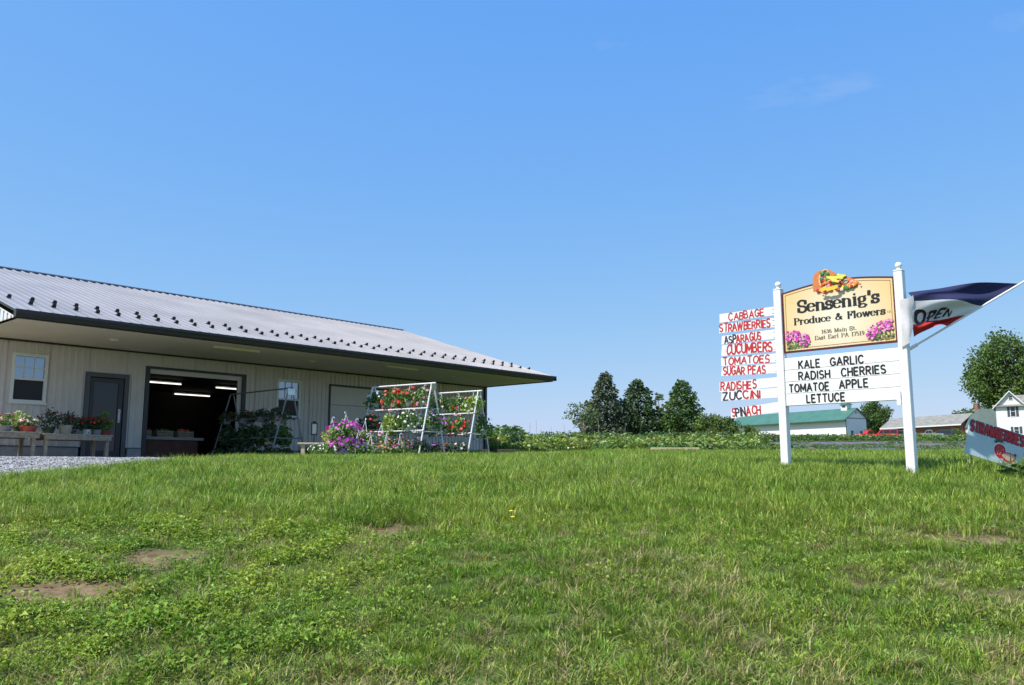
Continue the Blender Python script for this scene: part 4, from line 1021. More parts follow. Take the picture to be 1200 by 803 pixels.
# ------------------------------------------------------------------ flag on its pole
fr = empty('open_flag', at(1068, 408, 10.86), 0, 'navy white and red OPEN flag on a white pole fixed to the sign post', 'flag')
fo = fr.location.copy(); p0 = at(1066, 409, 10.86)-fo; p1 = at(1212, 323, 10.62)-fo
mb = MB(); mb.tube([p0, p1], .0135, 10); pl = mb.build('pole', M['vinyl'], fr)
mb = MB(); mb.ball(p1, .02, 10, 6); mb.build('pole_tip', M['vinyl'], pl, sm=True)
mb = MB(); mb.tube([p0-Vector((.03, 0, .02)), p0+(p1-p0)*.06], .022, 8); mb.bevbox(p0.x-.05, p0.x-.012, p0.y-.04, p0.y+.04, p0.z-.06, p0.z+.05, .004); mb.build('bracket', M['vinyl'], pl)
def lerpk(ks, s_):
    for (a, A), (b, B_) in zip(ks, ks[1:]):
        if s_ <= b+1e-9: return A.lerp(B_, (s_-a)/(b-a))
    return ks[-1][1]
yq = lambda px: 10.86-(px-1066)/146*.24
POLE = [(0, at(1196, 332.5, yq(1196))), (.36, at(1151, 359, yq(1151))), (.64, at(1136, 368, yq(1136))), (1, at(1111, 382.5, yq(1111)))]
LEFT = [(0, at(1064, 343, 10.74)), (.30, at(1068, 347.5, 10.66)), (.70, at(1069.5, 384, 10.70)), (1, at(1071, 395, 10.84))]
def cloth(s_, t):
    a = lerpk(POLE, s_); b = lerpk(LEFT, s_); p = a.lerp(b, t)
    bow = math.sin(math.pi*t)
    p.z += bow*(.055*(1-s_) - .02*s_*(1-s_)*4 + .055*s_**3)
    p.y += .075*math.sin(s_*10+t*2.6)*bow + .04*math.sin(s_*19-t*5)*bow + .02*math.sin(t*11+s_*4)*bow
    p.z += .012*math.sin(s_*13+t*6)*bow
    return p-fo
NS, NT = 45, 40
stripes = [mat('navy flag cloth', (.018, .022, .085), .8, var=.1, vscale=40, trans=.15), mat('white flag cloth', (.74, .72, .74), .8, var=.04, vscale=40, trans=.25), mat('red flag cloth', (.48, .02, .022), .8, var=.1, vscale=40, trans=.2)]
mb = MB(); V = [cloth(i/NS, j/NT) for i in range(NS+1) for j in range(NT+1)]
for i in range(NS):
    s_ = (i+.5)/NS; mi = 0 if s_ < .36 else 1 if s_ < .67 else 2
    mb.f += [(i*(NT+1)+j, i*(NT+1)+j+1, (i+1)*(NT+1)+j+1, (i+1)*(NT+1)+j) for j in range(NT)]; mb.m += [mi]*NT
mb.v = [tuple(v) for v in V]
# the tail of the cloth lapped round the front of the post
B0 = len(mb.v); TL = [(1070, 346, 10.66), (1063, 350, 10.67), (1054, 351, 10.76)]; TB = [(1070, 384, 10.70), (1065, 402, 10.68), (1057, 407, 10.76)]
for i in range(9):
    for j in range(7):
        t = j/6*2; k = min(1, int(t)); a = at(*TL[k]).lerp(at(*TL[k+1]), t-k); b = at(*TB[k]).lerp(at(*TB[k+1]), t-k)
        q = a.lerp(b, i/8); q.y -= .012*math.sin(i*.9+j*.7); q.x += .006*math.sin(i*1.3+j); mb.v.append(tuple(q-fo))
for i in range(8):
    mb.f += [(B0+i*7+j, B0+i*7+j+1, B0+(i+1)*7+j+1, B0+(i+1)*7+j) for j in range(6)]; mb.m += [1]*6
fc = mb.build('cloth', stripes, fr, sm=True)
def surf(X, Z, yy):
    s_ = .36+.31*(.5-Z)+.155; t = X
    k_ = max(0, min(1, (.97-t)/.63)); t = .97-.63*k_**.72
    s_ = max(.0, min(1, .565+.03*math.sin(k_*7)-(Z-.5)*(.20-.10*k_))); p = cloth(s_, max(0, min(1, t)))
    e = cloth(min(1, s_+.01), t)-p; f_ = cloth(s_, min(1, t+.01))-p; n_ = e.cross(f_)
    n_ = n_.normalized() if n_.length else Vector((0, -1, 0))
    if n_.y > 0: n_ = -n_
    return p+n_*(.004-yy*.2)
text('lettering', 'OPEN', .97, .34, 0, 1, M['ink'], fc, 'cap', .22, -.01, surf=surf)

# ------------------------------------------------------------------ tilted strawberry board
bx = at(1130, 531, 11.25); sb = empty('strawberry_board', bx, 0, 'tilted pale blue roadside board with painted strawberries leaning in tall grass', 'sign')
TLT = R(-16.4); sb.rotation_euler = (R(-4), -TLT, R(6))
BW, BH = .80, .478
mb = MB(); mb.bevbox(0, BW, -.006, .006, 0, BH, .002); bd = mb.build('board', mat('pale blue corrugated board', (.46, .58, .62), .5, var=.05, vscale=6), sb)
for x in (.12, BW-.1): mb = MB(); mb.tube([(x, .02, BH*.8), (x, .05, -.35)], .012, 6); mb.build('stake', M['wood'], sb)
OUT = mat('black outline paint', (.02, .008, .01), .5); SR = mat('strawberry red paint', (.50, .015, .02), .45, var=.2, vscale=25)
text('lettering', 'STRAWBERRIES', .03, BW-.015, BH-.150, .125, OUT, bd, 'cap', .31, -.0075)
text('lettering', 'STRAWBERRIES', .03, BW-.015, BH-.150, .125, SR, bd, 'cap', .19, -.011)
mb = MB()
def berry(pts, y, mi): mb.add([(x, y, z) for x, z in pts], [tuple(range(len(pts)))], mi)
def egg(cx, cz, rx, rz, rot, n=20):
    o_ = []
    for i in range(n):
        a = 2*math.pi*i/n; x = rx*math.cos(a)*(1-.25*math.sin(a)*-1 if False else 1); z = rz*math.sin(a); x *= 1+.22*math.sin(a)
        o_.append((cx+x*math.cos(rot)-z*math.sin(rot), cz+x*math.sin(rot)+z*math.cos(rot)))
    return o_
berry(egg(.475, .165, .092, .108, .15), -.0078, 4); berry(egg(.60, .115, .118, .078, .1), -.0084, 4)
berry(egg(.475, .165, .080, .096, .15), -.0092, 0); berry(egg(.60, .115, .108, .068, .1), -.0100, 0); berry(egg(.605, .122, .088, .048, .1), -.0110, 2); berry(egg(.60, .125, .058, .028, .1), -.0116, 3)
for i in range(9):
    a = R(20+i*20); c = (.455+.03*math.cos(a), .265+.015*math.sin(a)); d = (c[0]+.06*math.cos(a), c[1]+.045*math.sin(a))
    berry([c, (c[0]+.02*math.sin(a)+.03*math.cos(a), c[1]+.01+.02*math.sin(a)), d, (c[0]-.02*math.sin(a)+.02*math.cos(a), c[1]+.02*math.sin(a)-.005)], -.0120-.0003*i, 1)
for i in range(5):
    a = R(-30+i*25); c = (.66+.0*i, .165); d = (c[0]+.055*math.cos(a), c[1]+.045*math.sin(a)); berry([c, (c[0]+.02, c[1]+.02), d, (c[0]+.03, c[1]-.012)], -.0120-.0003*i, 1)
q = rng(4)
for i in range(26): berry(egg(.475+q.uniform(-.055, .055), .165+q.uniform(-.06, .05), .0035, .006, 0, 6), -.0150-.0001*i, 3)
mb.build('strawberry_painting', [SR, mat('dark leaf paint', (.012, .09, .03), .5), mat('cut berry pink', (.72, .36, .30), .5), mat('berry centre', (.55, .45, .30), .5), mat('white halo paint', (.72, .76, .78), .5)], bd)

# ------------------------------------------------------------------ the vegetable field
CL = [mat('crop leaves', (.14, .235, .038), .42, rnd=.3, trans=.3), mat('pale crop leaves', (.235, .335, .065), .38, rnd=.3, trans=.3), mat('dull crop leaves', (.085, .165, .05), .5, rnd=.3, trans=.25)]
def crop_plant(seed, h, r_, n, leaf, mi):
    rd = rng(seed); mb = MB()
    for i in range(n):
        a = rd.uniform(0, 6.28); q = r_*math.sqrt(rd.random()); z = h*rd.uniform(.15, 1)
        d = Vector((math.cos(a), math.sin(a), rd.uniform(-.5, .7))); mb.leaf((q*math.cos(a), q*math.sin(a), z), leaf*rd.uniform(.6, 1.25), rd, 0, d=d, asp=.75)
    for i in range(4):
        a = rd.uniform(0, 6.28); mb.tube([(0, 0, -.05), (r_*.4*math.cos(a), r_*.4*math.sin(a), h*.7)], .012, 4)
    return mb.mesh('crop_plant', CL[mi])
def crops():
    rd = rng(77)
    kinds = [crop_plant(1, .38, .34, 46, .20, 1), crop_plant(2, .34, .32, 46, .18, 0), crop_plant(3, .58, .36, 70, .19, 0), crop_plant(4, .62, .38, 70, .21, 1),
             crop_plant(5, .95, .38, 110, .17, 0), crop_plant(6, 1.0, .36, 110, .16, 2), crop_plant(7, .30, .34, 50, .14, 2), crop_plant(8, .34, .30, 50, .13, 0)]
    def row(Y, x0, x1, ks, sc_, label, slope=0., gap=.30, wid=.30):
        pts = []; x = x0
        while x < x1:
            for _ in range(2):
                xx = x+rd.uniform(-.15, .15); yy = Y+slope*(x-x0)+rd.gauss(0, wid)
                pts.append((xx, yy, gz(xx, yy)-.02, rd.uniform(0, 6.28), rd.gauss(0, .1), sc_*rd.uniform(.75, 1.25)*(1+.12*noise.noise(Vector((xx*.5, Y, 0)))), rd.choice(ks)))
            x += gap
        scatter('vegetable_row', pts, kinds, label, 'crop')
    row(31.6, 3.0, 10.0, (6, 7, 1), .85, 'lowest row of dull green vegetables behind the bare soil strip', -.05)
    row(33.6, -1.4, 9.6, (0, 0, 1), .85, 'front row of pale broad leaved squash behind the lawn')
    row(36.8, -2.2, 10.4, (2, 3, 3), .66, 'second row of broad leaved plants in the field')
    row(40.8, -3, 12.0, (2, 3, 2), .78, 'third row of broad leaved plants in the field')
    row(45.2, -4, 13.5, (4, 5), .58, 'tall row of bushy staked plants in the field')
    row(50.5, -5, 16, (4, 5), .55, 'last tall row of bushy plants under the trees')
    for k, Y in enumerate((54.5, 57.5, 60.5, 63.5)):
        row(Y, 14.2+k*.9, 52+k*2, (6, 7), .95, ('green row bordering the black plastic strips', 'second green row past the black plastic strips', 'third green row past the black plastic strips', 'green row nearest the barn')[k], .0, .36)
    # weeds in the paths between the plastic strips
    pts = []
    for Y in (32.4, 34.55, 37.0, 39.85, 43.3, 47.7, 52.2):
        for _ in range(230):
            s_ = rd.uniform(-.14, .225)*Y; x = .4*Y+s_; y = Y+.14*s_+rd.gauss(0, .22)
            if noise.noise(Vector((x*.35, Y, 6))) > -.25: pts.append((x, y, gz(x, y)-.01, rd.uniform(0, 6.28), 0, rd.uniform(.16, .36), rd.choice((6, 7))))
    scatter('path_weeds', pts, kinds, 'low green weeds in the paths between the plastic strips', 'weeds')
    # plants squeezed beside the building corner
    pts = []
    for _ in range(70):
        x = rd.uniform(-2.4, .4); y = rd.uniform(35, 39); pts.append((x, y, gz(x, y), rd.uniform(0, 6.28), 0, rd.uniform(.7, 1.05), rd.choice((4, 5, 3))))
    scatter('vegetable_patch', pts, kinds, 'dark bushy plants growing past the building corner', 'crop')
crops()
# black plastic mulch strips with shiny crowns
mulch = mat('black plastic mulch', (.11, .11, .115), .32, var=.5, vscale=3, bump=.6, bscale=5, spec=.5)
ORD = ('first', 'second', 'third', 'fourth', 'fifth', 'sixth', 'seventh')
for k, Y0 in enumerate((31.4, 33.4, 35.7, 38.3, 41.4, 45.2, 50.2)):
    mb = MB(); n_ = 60; prf = [(-.46, -.02), (-.40, .012), (-.25, .03), (0, .036), (.25, .03), (.40, .012), (.46, -.02)]; q = rng(k)
    for i in range(n_+1):
        s_ = -.135*Y0 + (.36*Y0)*i/n_; x = .4*Y0+s_; y = Y0+.14*s_+.06*math.sin(i*.3)
        for a, b in prf: mb.v.append((x, y+a, gz(x, y+a)+b+q.uniform(-.006, .006)))
    mb.f = [(i*7+j, (i+1)*7+j, (i+1)*7+j+1, i*7+j+1) for i in range(n_) for j in range(6)]; mb.m = [0]*len(mb.f)
    o = mb.build('mulch_strip', mulch, sm=True); tag(o, '%s black plastic mulch strip counted from the lawn edge' % ORD[k], 'mulch', 'plastic mulch strips')
# pale beam at the field edge
q = gp(763, 30.2); tb = MB(); tb.bevbox(0, 1.72, -.07, .07, .02, .17, .012); o = tb.build('timber_beam', M['palewood'], None, (q.x, q.y, q.z), rz=R(2)); tag(o, 'pale sawn timber beam lying at the edge of the field', 'timber')
for k, px in enumerate((590, 603, 621, 629, 646, 661, 684, 702, 733)):
    p = gp(px, 45.3+.4*(k % 3)); mb = MB(); mb.tube([(0, 0, -.2), (.02*(k % 3-1), 0, .95+.1*(k % 4))], .008, 5); mb.lathe([(.011, .8), (.011, .82)], 6, (.0, 0, 0))
    o = mb.build('garden_stake', M['wood'], None, p); tag(o, 'thin wooden stake standing in the tall staked row', 'stake', 'stakes in the tall row')
# broad weed at the foot of the strawberry board
def weedplant(name, p, label, seed, h, r_, n, leaf):
    t = empty(name, p, 0, label, 'plant'); rd = rng(seed); mb = MB(); sb_ = MB()
    for i in range(n):
        a = rd.uniform(0, 6.28); q = r_*math.sqrt(rd.random()); z = h*rd.uniform(.2, 1)
        mb.leaf((q*math.cos(a), q*math.sin(a), z), leaf*rd.uniform(.6, 1.3), rd, 0, d=(math.cos(a), math.sin(a), rd.uniform(-.4, .6)), asp=.5)
        if i % 6 == 0: sb_.tube([(0, 0, -.05), (q*math.cos(a), q*math.sin(a), z)], .004, 4)
    mb.build('leaves', LEAF['deep'], t); sb_.build('stems', LEAF['mid'], t)
p = at(1194, 572, 10.3); weedplant('broad_weed', Vector((p.x, p.y, gz(p.x, p.y))), 'dark broad leaved weed growing under the strawberry board corner', 3, .22, .2, 90, .09)
# two dandelions in the lawn
for k, (px, py) in enumerate(((599, 603), (601, 612))):
    p = at(px, py, 7.6-.3*k); z = gz(p.x, p.y); t = empty('dandelion', (p.x, p.y, z), 0, 'yellow dandelion bloom in the open lawn', 'flower', 'dandelions'); mb = MB(); mb.tube([(0, 0, 0), (.004, 0, .115)], .003, 5); mb.build('stem', LEAF['mid'], t)
    mb = MB(); mb.lathe([(.003, .108), (.018, .118), (.021, .124), (.012, .131), (.002, .133)], 12); mb.build('bloom', FL['yellow'], t)

# ------------------------------------------------------------------ trees
def leafmat(name, c, var=.35, vs_=.6): return mat(name, c, .6, var=var, vscale=vs_, trans=.2, spec=.25)
BARK = mat('grey brown bark', (.12, .09, .07), .9, var=.3, vscale=3, bump=.5, bscale=8)
TL_ = {'spruce': leafmat('blue green needles', (.105, .135, .08)), 'fir': leafmat('dark green needles', (.07, .118, .044)), 'oak': leafmat('oak leaves', (.10, .165, .034)),
       'maple': leafmat('maple leaves', (.08, .145, .032)), 'light': leafmat('light tree leaves', (.12, .18, .04)), 'airy': leafmat('airy tree leaves', (.12, .17, .06))}
def tree(name, p, h, r_, label, lm, seed, n, leaf, kind='round', low=.2, clumps=70, cs=.26):
    t = empty(name, p, 0, label, 'tree'); rd = rng(seed)
    tr = MB(); tr.tube([(0, 0, -.5), (.03*h*rd.uniform(-.3, .3), 0, h*.35), (.02*h*rd.uniform(-1, 1), .01*h, h*.8)], [h*.028, h*.02, h*.006], 8)
    crown = MB(); C = []
    for k in range(clumps):
        if kind == 'cone':
            f = (k+.5)/clumps; z = h*(low+(1-low)*f**1.15); rr = r_*math.sin(math.pi*min(1, (1-f)*.80+.08))**.8*(.9+.3*rd.random()) if True else 0
            rr = r_*min(1, (1-f)**.55*1.2+.03)*rd.uniform(.5, 1.08); a = k*2.39996+rd.uniform(-.3, .3)
            c = Vector((rr*math.cos(a), rr*math.sin(a), z-.04*h*rr/r_)); sz = r_*cs*(.55+.65*(1-f))
        else:
            d = Vector((rd.gauss(0, 1), rd.gauss(0, 1), rd.gauss(0, 1))).normalized()*rd.uniform(.35, 1)**.5
            lump = 1+.28*noise.noise(d*1.7+Vector((seed*3.1, 0, 0)))
            zc = h*(low+(1-low)*.52); c = Vector((d.x*r_*lump*.86, d.y*r_*lump*.86, zc+d.z*h*(1-low)*.46*lump)); sz = r_*cs*rd.uniform(.7, 1.25)
        C.append((c, sz))
        if k % 3 == 0: tr.tube([(0, 0, max(h*low*.6, c.z-.28*h*(1 if kind != 'cone' else .2))), c*.5+Vector((0, 0, c.z*.5-.05*h if kind != 'cone' else c.z*.5)), c], [h*.008, h*.005, h*.002], 5)
    tot = sum(s_**2 for _, s_ in C)
    for c, sz in C:
        for _ in range(max(4, int(n*sz*sz/tot))):
            d = Vector((rd.gauss(0, 1), rd.gauss(0, 1), rd.gauss(0, .72))).normalized()*(rd.random()**.42)
            q = c+d*sz
            if kind == 'cone': q.z -= .25*math.hypot(d.x, d.y)*sz*.6
            out = Vector((q.x, q.y, 0)).normalized() if (q.x or q.y) else Vector((1, 0, 0))
            dd = (out*.9+Vector((rd.gauss(0, .7), rd.gauss(0, .7), rd.gauss(-.15, .6)))) if kind == 'cone' else None
            crown.leaf(q, leaf*rd.uniform(.6, 1.4), rd, 0, .25, .6, dd)
    tr.build('trunk', BARK, t); crown.build('crown', lm, t)
    return t
def tp(px, Y): q = at(px, 510, Y); return Vector((q.x, q.y, gz(q.x, q.y)-.3))
def hh(px, py, Y): return at(px, py, Y).z-(tp(px, Y).z)
tree('spruce_tree', tp(710, 112), hh(709, 438, 112), 2.65, 'tall blue green spruce beside the small airy tree', TL_['spruce'], 1, 8000, .42, 'cone', .03, 150, .30)
tree('spruce_tree', tp(748, 114), hh(747, 446, 114), 2.85, 'dark conical spruce standing next to the tall blue green one', TL_['fir'], 2, 8000, .40, 'cone', .03, 150, .30)
tree('broad_tree', tp(800, 113), hh(800, 447, 113), 2.85, 'dense oval tree standing apart from the two spruces', TL_['maple'], 3, 7500, .38, 'cone', .06, 120, .34)
tree('slender_tree', tp(774, 122), hh(774, 460, 122), 1.1, 'slender paler tree between the dark spruce and the oval tree', TL_['light'], 4, 1000, .34, 'round', .05, 40, .3)
tree('small_tree', tp(682, 104), hh(682, 474, 104), 2.6, 'small airy open branched tree at the edge of the tree group', TL_['airy'], 5, 900, .30, 'round', .35, 34, .24)
tree('shrub', tp(832, 108), hh(832, 486, 108), 2.2, 'light green shrub at the foot of the oval tree', TL_['light'], 6, 2200, .30, 'round', .0, 40, .34)
tree('shrub', tp(851, 112), hh(851, 490, 112), 1.9, 'rounded shrub beside the end of the green roofed barn', TL_['oak'], 7, 1800, .30, 'round', .0, 36, .34)
tree('shrub', tp(876, 110), hh(876, 499, 110), 1.4, 'low shrub in front of the barn long wall', TL_['light'], 8, 800, .28, 'round', .0, 20, .34)
tree('shade_tree', tp(1026, 235), hh(1026, 471, 235), 4.6, 'round dark tree right behind the barn gable', TL_['maple'], 9, 8000, .50, 'round', .05, 110, .30)
tree('shrub', tp(1017, 200), hh(1017, 504, 200)+.3, 1.4, 'yellow green shrub by the barn gable and red pickup', TL_['light'], 10, 700, .28, 'round', .0, 18, .36)
tree('oak_tree', tp(1192, 215), hh(1192, 398, 215), 12.0, 'huge spreading oak behind the white farmhouse', TL_['oak'], 11, 24000, .70, 'round', .14, 260, .22)
tree('shade_tree', tp(1150, 192), hh(1150, 478, 192), 3.8, 'light green tree between the brick chimney and the farmhouse', TL_['light'], 12, 3600, .5, 'round', .1, 50, .32)
tree('shade_tree', tp(1131, 235), hh(1131, 478, 235), 3.2, 'dark tree behind the brick building chimney', TL_['maple'], 13, 2600, .5, 'round', .1, 40, .32)
for k, (px, py, lab) in enumerate(((884, 486, 'distant tree top showing above the barn roof'), (1096, 487, 'distant tree top above the middle of the grey roof'), (1107, 488, 'distant tree top above the grey roof beside the chimney end'))):
    tree('distant_tree', tp(px, 300), hh(px, py, 300), 1.8, lab, TL_['maple'], 20+k, 700, .5, 'round', .2, 16, .4)
for k, (px, Y, top, r_, lab) in enumerate(((1118, 180, 503, 1.7, 'bushy shrub at the brick wall beside the pickup'), (1126, 179, 505, 1.3, 'shrub with reddish stems at the brick building corner'), (1076, 181, 508, 1.0, 'small clipped shrub at the brick wall'))):
    tree('shrub', tp(px, Y), hh(px, top, Y), r_, lab, TL_['oak' if k else 'light'], 30+k, 900, .26, 'round', .0, 20, .36)

# ------------------------------------------------------------------ far buildings
def frame(name, px, Y, base_z, direc, label, cat='building'):
    q = at(px, 510, Y); return empty(name, (q.x, q.y, base_z), math.atan2(direc[1], direc[0]), label, cat)
def gable_box(root, L_, W_, he, rise, wallm, roofm, trimm, over=.5, end=.35, gablem=None, th=.14):
    """local x: from the near corner along the long side; local y: across (0 at the long side in view, -W_ behind)"""
    mb = MB(); mb.box(0, L_, -W_, 0, -1.5, he); mb.build('wall', wallm, root)
    g = MB(); g.v = []; 
    for x in (0, L_):
        b = MB(); b.prism([(-W_, he), (0, he), (-W_/2, he+rise)], 0, .12)
        sgn = 1 if x == 0 else -1
        m2 = MB(); m2.v = [(x+sgn*y, xx, z) for xx, y, z in b.v]; m2.f = b.f; m2.m = b.m; m2.build('gable_end', gablem or wallm, root)
    k = rise/(W_/2)
    for s_ in (1, -1):
        yc = -W_/2; b = MB()
        P = [(yc+s_*0, he+rise), (yc+s_*(W_/2+over), he-k*over)]
        V = []
        for x in (-end, L_+end):
            for (y, z) in P: V += [(x, y, z), (x, y, z+th)]
        b.add(V, [(0, 2, 6, 4), (1, 5, 7, 3), (0, 1, 3, 2), (4, 6, 7, 5), (2, 3, 7, 6), (0, 4, 5, 1)]); rf = b.build('roof', roofm, root)
        b = MB(); ye = yc+s_*(W_/2+over); b.box(-end, L_+end, min(ye, ye+s_*.04), max(ye, ye+s_*.04), he-k*over-.14, he-k*over+th-.01); b.build('fascia', trimm, rf)
    return root
def win(root, axis_, x, y, z, w_, h_, fm, gm_, shutter=None):
    """window on a wall: axis_ 'x' means the wall runs along local x at y; 'y' means along local y at x"""
    def bx_(a0, a1, d0, d1, z0, z1, nm, mt, par):
        mb = MB()
        if axis_ == 'x': mb.box(x+a0, x+a1, y+d0, y+d1, z+z0, z+z1)
        else: mb.box(x-d1, x-d0, y+a0, y+a1, z+z0, z+z1)
        return mb.build(nm, mt, par)
    f = bx_(-w_/2-.09, w_/2+.09, .0, .05, -.09, h_+.09, 'window', fm, root)
    bx_(-w_/2, w_/2, .05, .06, 0, h_/2-.03, 'pane', gm_, f); bx_(-w_/2, w_/2, .05, .06, h_/2+.03, h_, 'pane', gm_, f)
    bx_(-.02, .02, .06, .07, 0, h_, 'muntin', fm, f)
    if shutter:
        for s_ in (-1, 1): bx_(s_*(w_/2+.36)-.24, s_*(w_/2+.36)+.24, .0, .045, -.05, h_+.05, 'shutter', shutter, root)
lap = mat('white clapboard', (.78, .78, .76), .6, var=.03, vscale=2)
green = mat('green metal roof', (.055, .155, .115), .5, var=.12, vscale=.5); gtrim = mat('green trim', (.03, .09, .065), .5)
shingle = mat('grey shingle roof', (.22, .22, .20), .85, var=.2, vscale=1.2, bump=.3, bscale=8); brick = mat('red brick wall', (.30, .13, .085), .85, var=.25, vscale=4)
dkg = mat('far window glass', (.03, .04, .05), .1)
nb = at(992, 514, 200); nz_ = gz(nb.x, nb.y)
fb = at(857, 512, 232); dl = Vector((fb.x-nb.x, fb.y-nb.y))
# local x runs from the near gable to the far end; the long side in view is on local +y
barn = frame('barn', 992, 200, nz_-.2, dl.normalized(), 'long white barn with green metal roof and a small cupola')
LB = dl.length; WB = 7.4; HE = at(992, 492.5, 200).z-nz_+.75; RI = 2.35
gable_box(barn, LB, WB, HE, RI, lap, green, gtrim, .95, .5)
for y in (-.02, -WB+.02):
    mb = MB(); mb.box(-.06, .0, y-.09, y+.09, -.5, HE); mb.build('corner_trim', gtrim, barn)
mb = MB(); mb.box(-.05, 0, -WB, 0, HE-.08, HE+.06); mb.build('gable_trim', gtrim, barn)
for y in (-2.0, -5.3): win(barn, 'y', 0, y, 1.0, .8, 1.1, lap, dkg)
win(barn, 'y', 0, -WB/2, HE+1.1, .45, .5, lap, dkg)
mb = MB(); cx, cz = 2.6, HE+RI; mb.box(cx-.85, cx+.85, -WB/2-.85, -WB/2+.85, cz-.6, cz+1.0); cp = mb.build('cupola', lap, barn)
mb = MB(); c_ = (cx, -WB/2); mb.add([(c_[0]-1.15, c_[1]-1.15, cz+1.0), (c_[0]+1.15, c_[1]-1.15, cz+1.0), (c_[0]+1.15, c_[1]+1.15, cz+1.0), (c_[0]-1.15, c_[1]+1.15, cz+1.0), (c_[0], c_[1], cz+2.1)], [(3, 2, 1, 0), (0, 1, 4), (1, 2, 4), (2, 3, 4), (3, 0, 4)]); mb.build('cupola_roof', green, cp)
mb = MB(); mb.box(cx-.5, cx+.5, -WB/2+.85, -WB/2+.88, cz+.3, cz+.8); mb.build('louvre', dkg, cp)
# low brick building
nb = at(1128, 515, 187); nz_ = gz(nb.x, nb.y); fb = at(1036, 513, 207); dl = Vector((fb.x-nb.x, fb.y-nb.y))
bb = frame('brick_building', 1128, 187, nz_-.2, dl.normalized(), 'low red brick building with long grey shingle roof and brick chimney')
HE = at(1128, 498, 187).z-nz_+.75
gable_box(bb, dl.length, 6.2, HE, 1.95, brick, shingle, M['white'], .8, .5, mat('dark gable cladding', (.07, .08, .10), .7))
mb = MB(); mb.bevbox(-1.2, -.4, -4.6, -3.8, -1, HE+4.1, .03); ch = mb.build('chimney', brick, bb)
mb = MB(); mb.bevbox(-1.28, -.32, -4.68, -3.72, HE+4.1, HE+4.25, .02); mb.build('chimney_cap', M['concrete'], ch)
for x in (15.0, 18.5): win(bb, 'x', x, 0, .9, 1.0, 1.1, M['white'], dkg)
mb = MB(); mb.box(12.2, 13.15, 0, .05, 0, 2.0); mb.build('door', M['white'], bb)
# white farmhouse, gable to the road
HY = 172; fx = at(1168.5, 500, HY); hz = gz(fx.x, fx.y); HR = R(-33)
fh = empty('farmhouse', (fx.x, fx.y, hz-.2), HR, 'white two storey farmhouse with dark shutters and front gable', 'house')
def fhx(px):   # distance along the front wall of a reading
    d = at(px, 500, 1.0); ax = Vector((math.cos(HR), math.sin(HR)))
    return (fx.y*d.x-fx.x)/(ax.x-ax.y*d.x)
HW = 2*fhx(1186); HE = at(1168.5, 476, HY).z-hz+.2; RI = at(1186, 459, HY-1).z-at(1186, 475.5, HY-1).z
mb = MB(); mb.box(0, HW, 0, 9, -1, HE); mb.build('wall', lap, fh)
mb = MB(); mb.prism([(0, HE), (HW, HE), (HW/2, HE+RI)], 0, .12); mb.build('gable_end', lap, fh)
hk = RI/(HW/2)
for s_ in (-1, 1):
    b = MB(); V = []
    for y in (-.45, 9.4):
        for (x, z) in ((HW/2, HE+RI), (HW/2+s_*(HW/2+.55), HE-hk*.55)): V += [(x, y, z), (x, y, z+.14)]
    b.add(V, [(0, 4, 6, 2), (1, 3, 7, 5), (0, 2, 3, 1), (4, 5, 7, 6), (2, 6, 7, 3), (0, 1, 5, 4)]); rf = b.build('roof', shingle, fh)
    b = MB(); V = []
    for (x, z) in ((HW/2, HE+RI), (HW/2+s_*(HW/2+.55), HE-hk*.55)): V += [(x, -.5, z-.1), (x, -.45, z-.1), (x, -.5, z+.15), (x, -.45, z+.15)]
    b.add(V, [(0, 4, 6, 2), (1, 3, 7, 5), (0, 1, 5, 4), (2, 6, 7, 3), (0, 2, 3, 1), (4, 5, 7, 6)]); b.build('rake_board', M['white'], rf)
mb = MB(); V = [(-.55, -.5, HE-.12), (HW+.55, -.5, HE-.12), (HW+.55, 0, HE+.22), (-.55, 0, HE+.22), (-.55, -.5, HE-.2), (HW+.55, -.5, HE-.2), (HW+.55, 0, HE-.2), (-.55, 0, HE-.2)]
mb.add(V, [(0, 1, 2, 3), (4, 7, 6, 5), (0, 4, 5, 1), (1, 5, 6, 2), (3, 2, 6, 7), (0, 3, 7, 4)]); mb.build('pent_eave', shingle, fh)
# side wing set back from the front gable
mb = MB(); mb.box(HW, HW+5.5, 3.2, 8.6, -1, HE-.1); mb.build('wing_wall', lap, fh)
mb = MB(); mb.prism([(2.7, HE-.45), (5.9, HE+RI-.35), (9.1, HE-.45), (9.1, HE-.60), (5.9, HE+RI-.5), (2.7, HE-.60)], HW-2.4, HW+5.9)
g = MB(); g.v = [(y, x, z) for x, y, z in mb.v]; g.f = [tuple(reversed(f)) for f in mb.f]; g.m = mb.m; g.build('wing_roof', shingle, fh)
mb = MB(); mb.prism([(3.2, HE-.1), (8.6, HE-.1), (5.9, HE+RI-.55)], HW+5.3, HW+5.45); g = MB(); g.v = [(y, x, z) for x, y, z in mb.v]; g.f = [tuple(reversed(f)) for f in mb.f]; g.m = mb.m; g.build('gable_end', lap, fh)
shut = mat('slate shutter', (.05, .075, .10), .6)
def fwin(x, z, w_, h_, sh):
    f = part('window', M['white'], (x-w_/2-.1, x+w_/2+.1, -.06, 0, z-.1, z+h_+.1), parent=fh)
    part('pane', dkg, (x-w_/2, x+w_/2, -.075, -.061, z, z+h_/2-.04), parent=f); part('pane', dkg, (x-w_/2, x+w_/2, -.075, -.061, z+h_/2+.04, z+h_), parent=f)
    if sh:
        for s_ in (-1, 1): part('shutter', shut, (x+s_*(w_/2+.38)-.22, x+s_*(w_/2+.38)+.22, -.05, 0, z-.05, z+h_+.05), parent=fh)
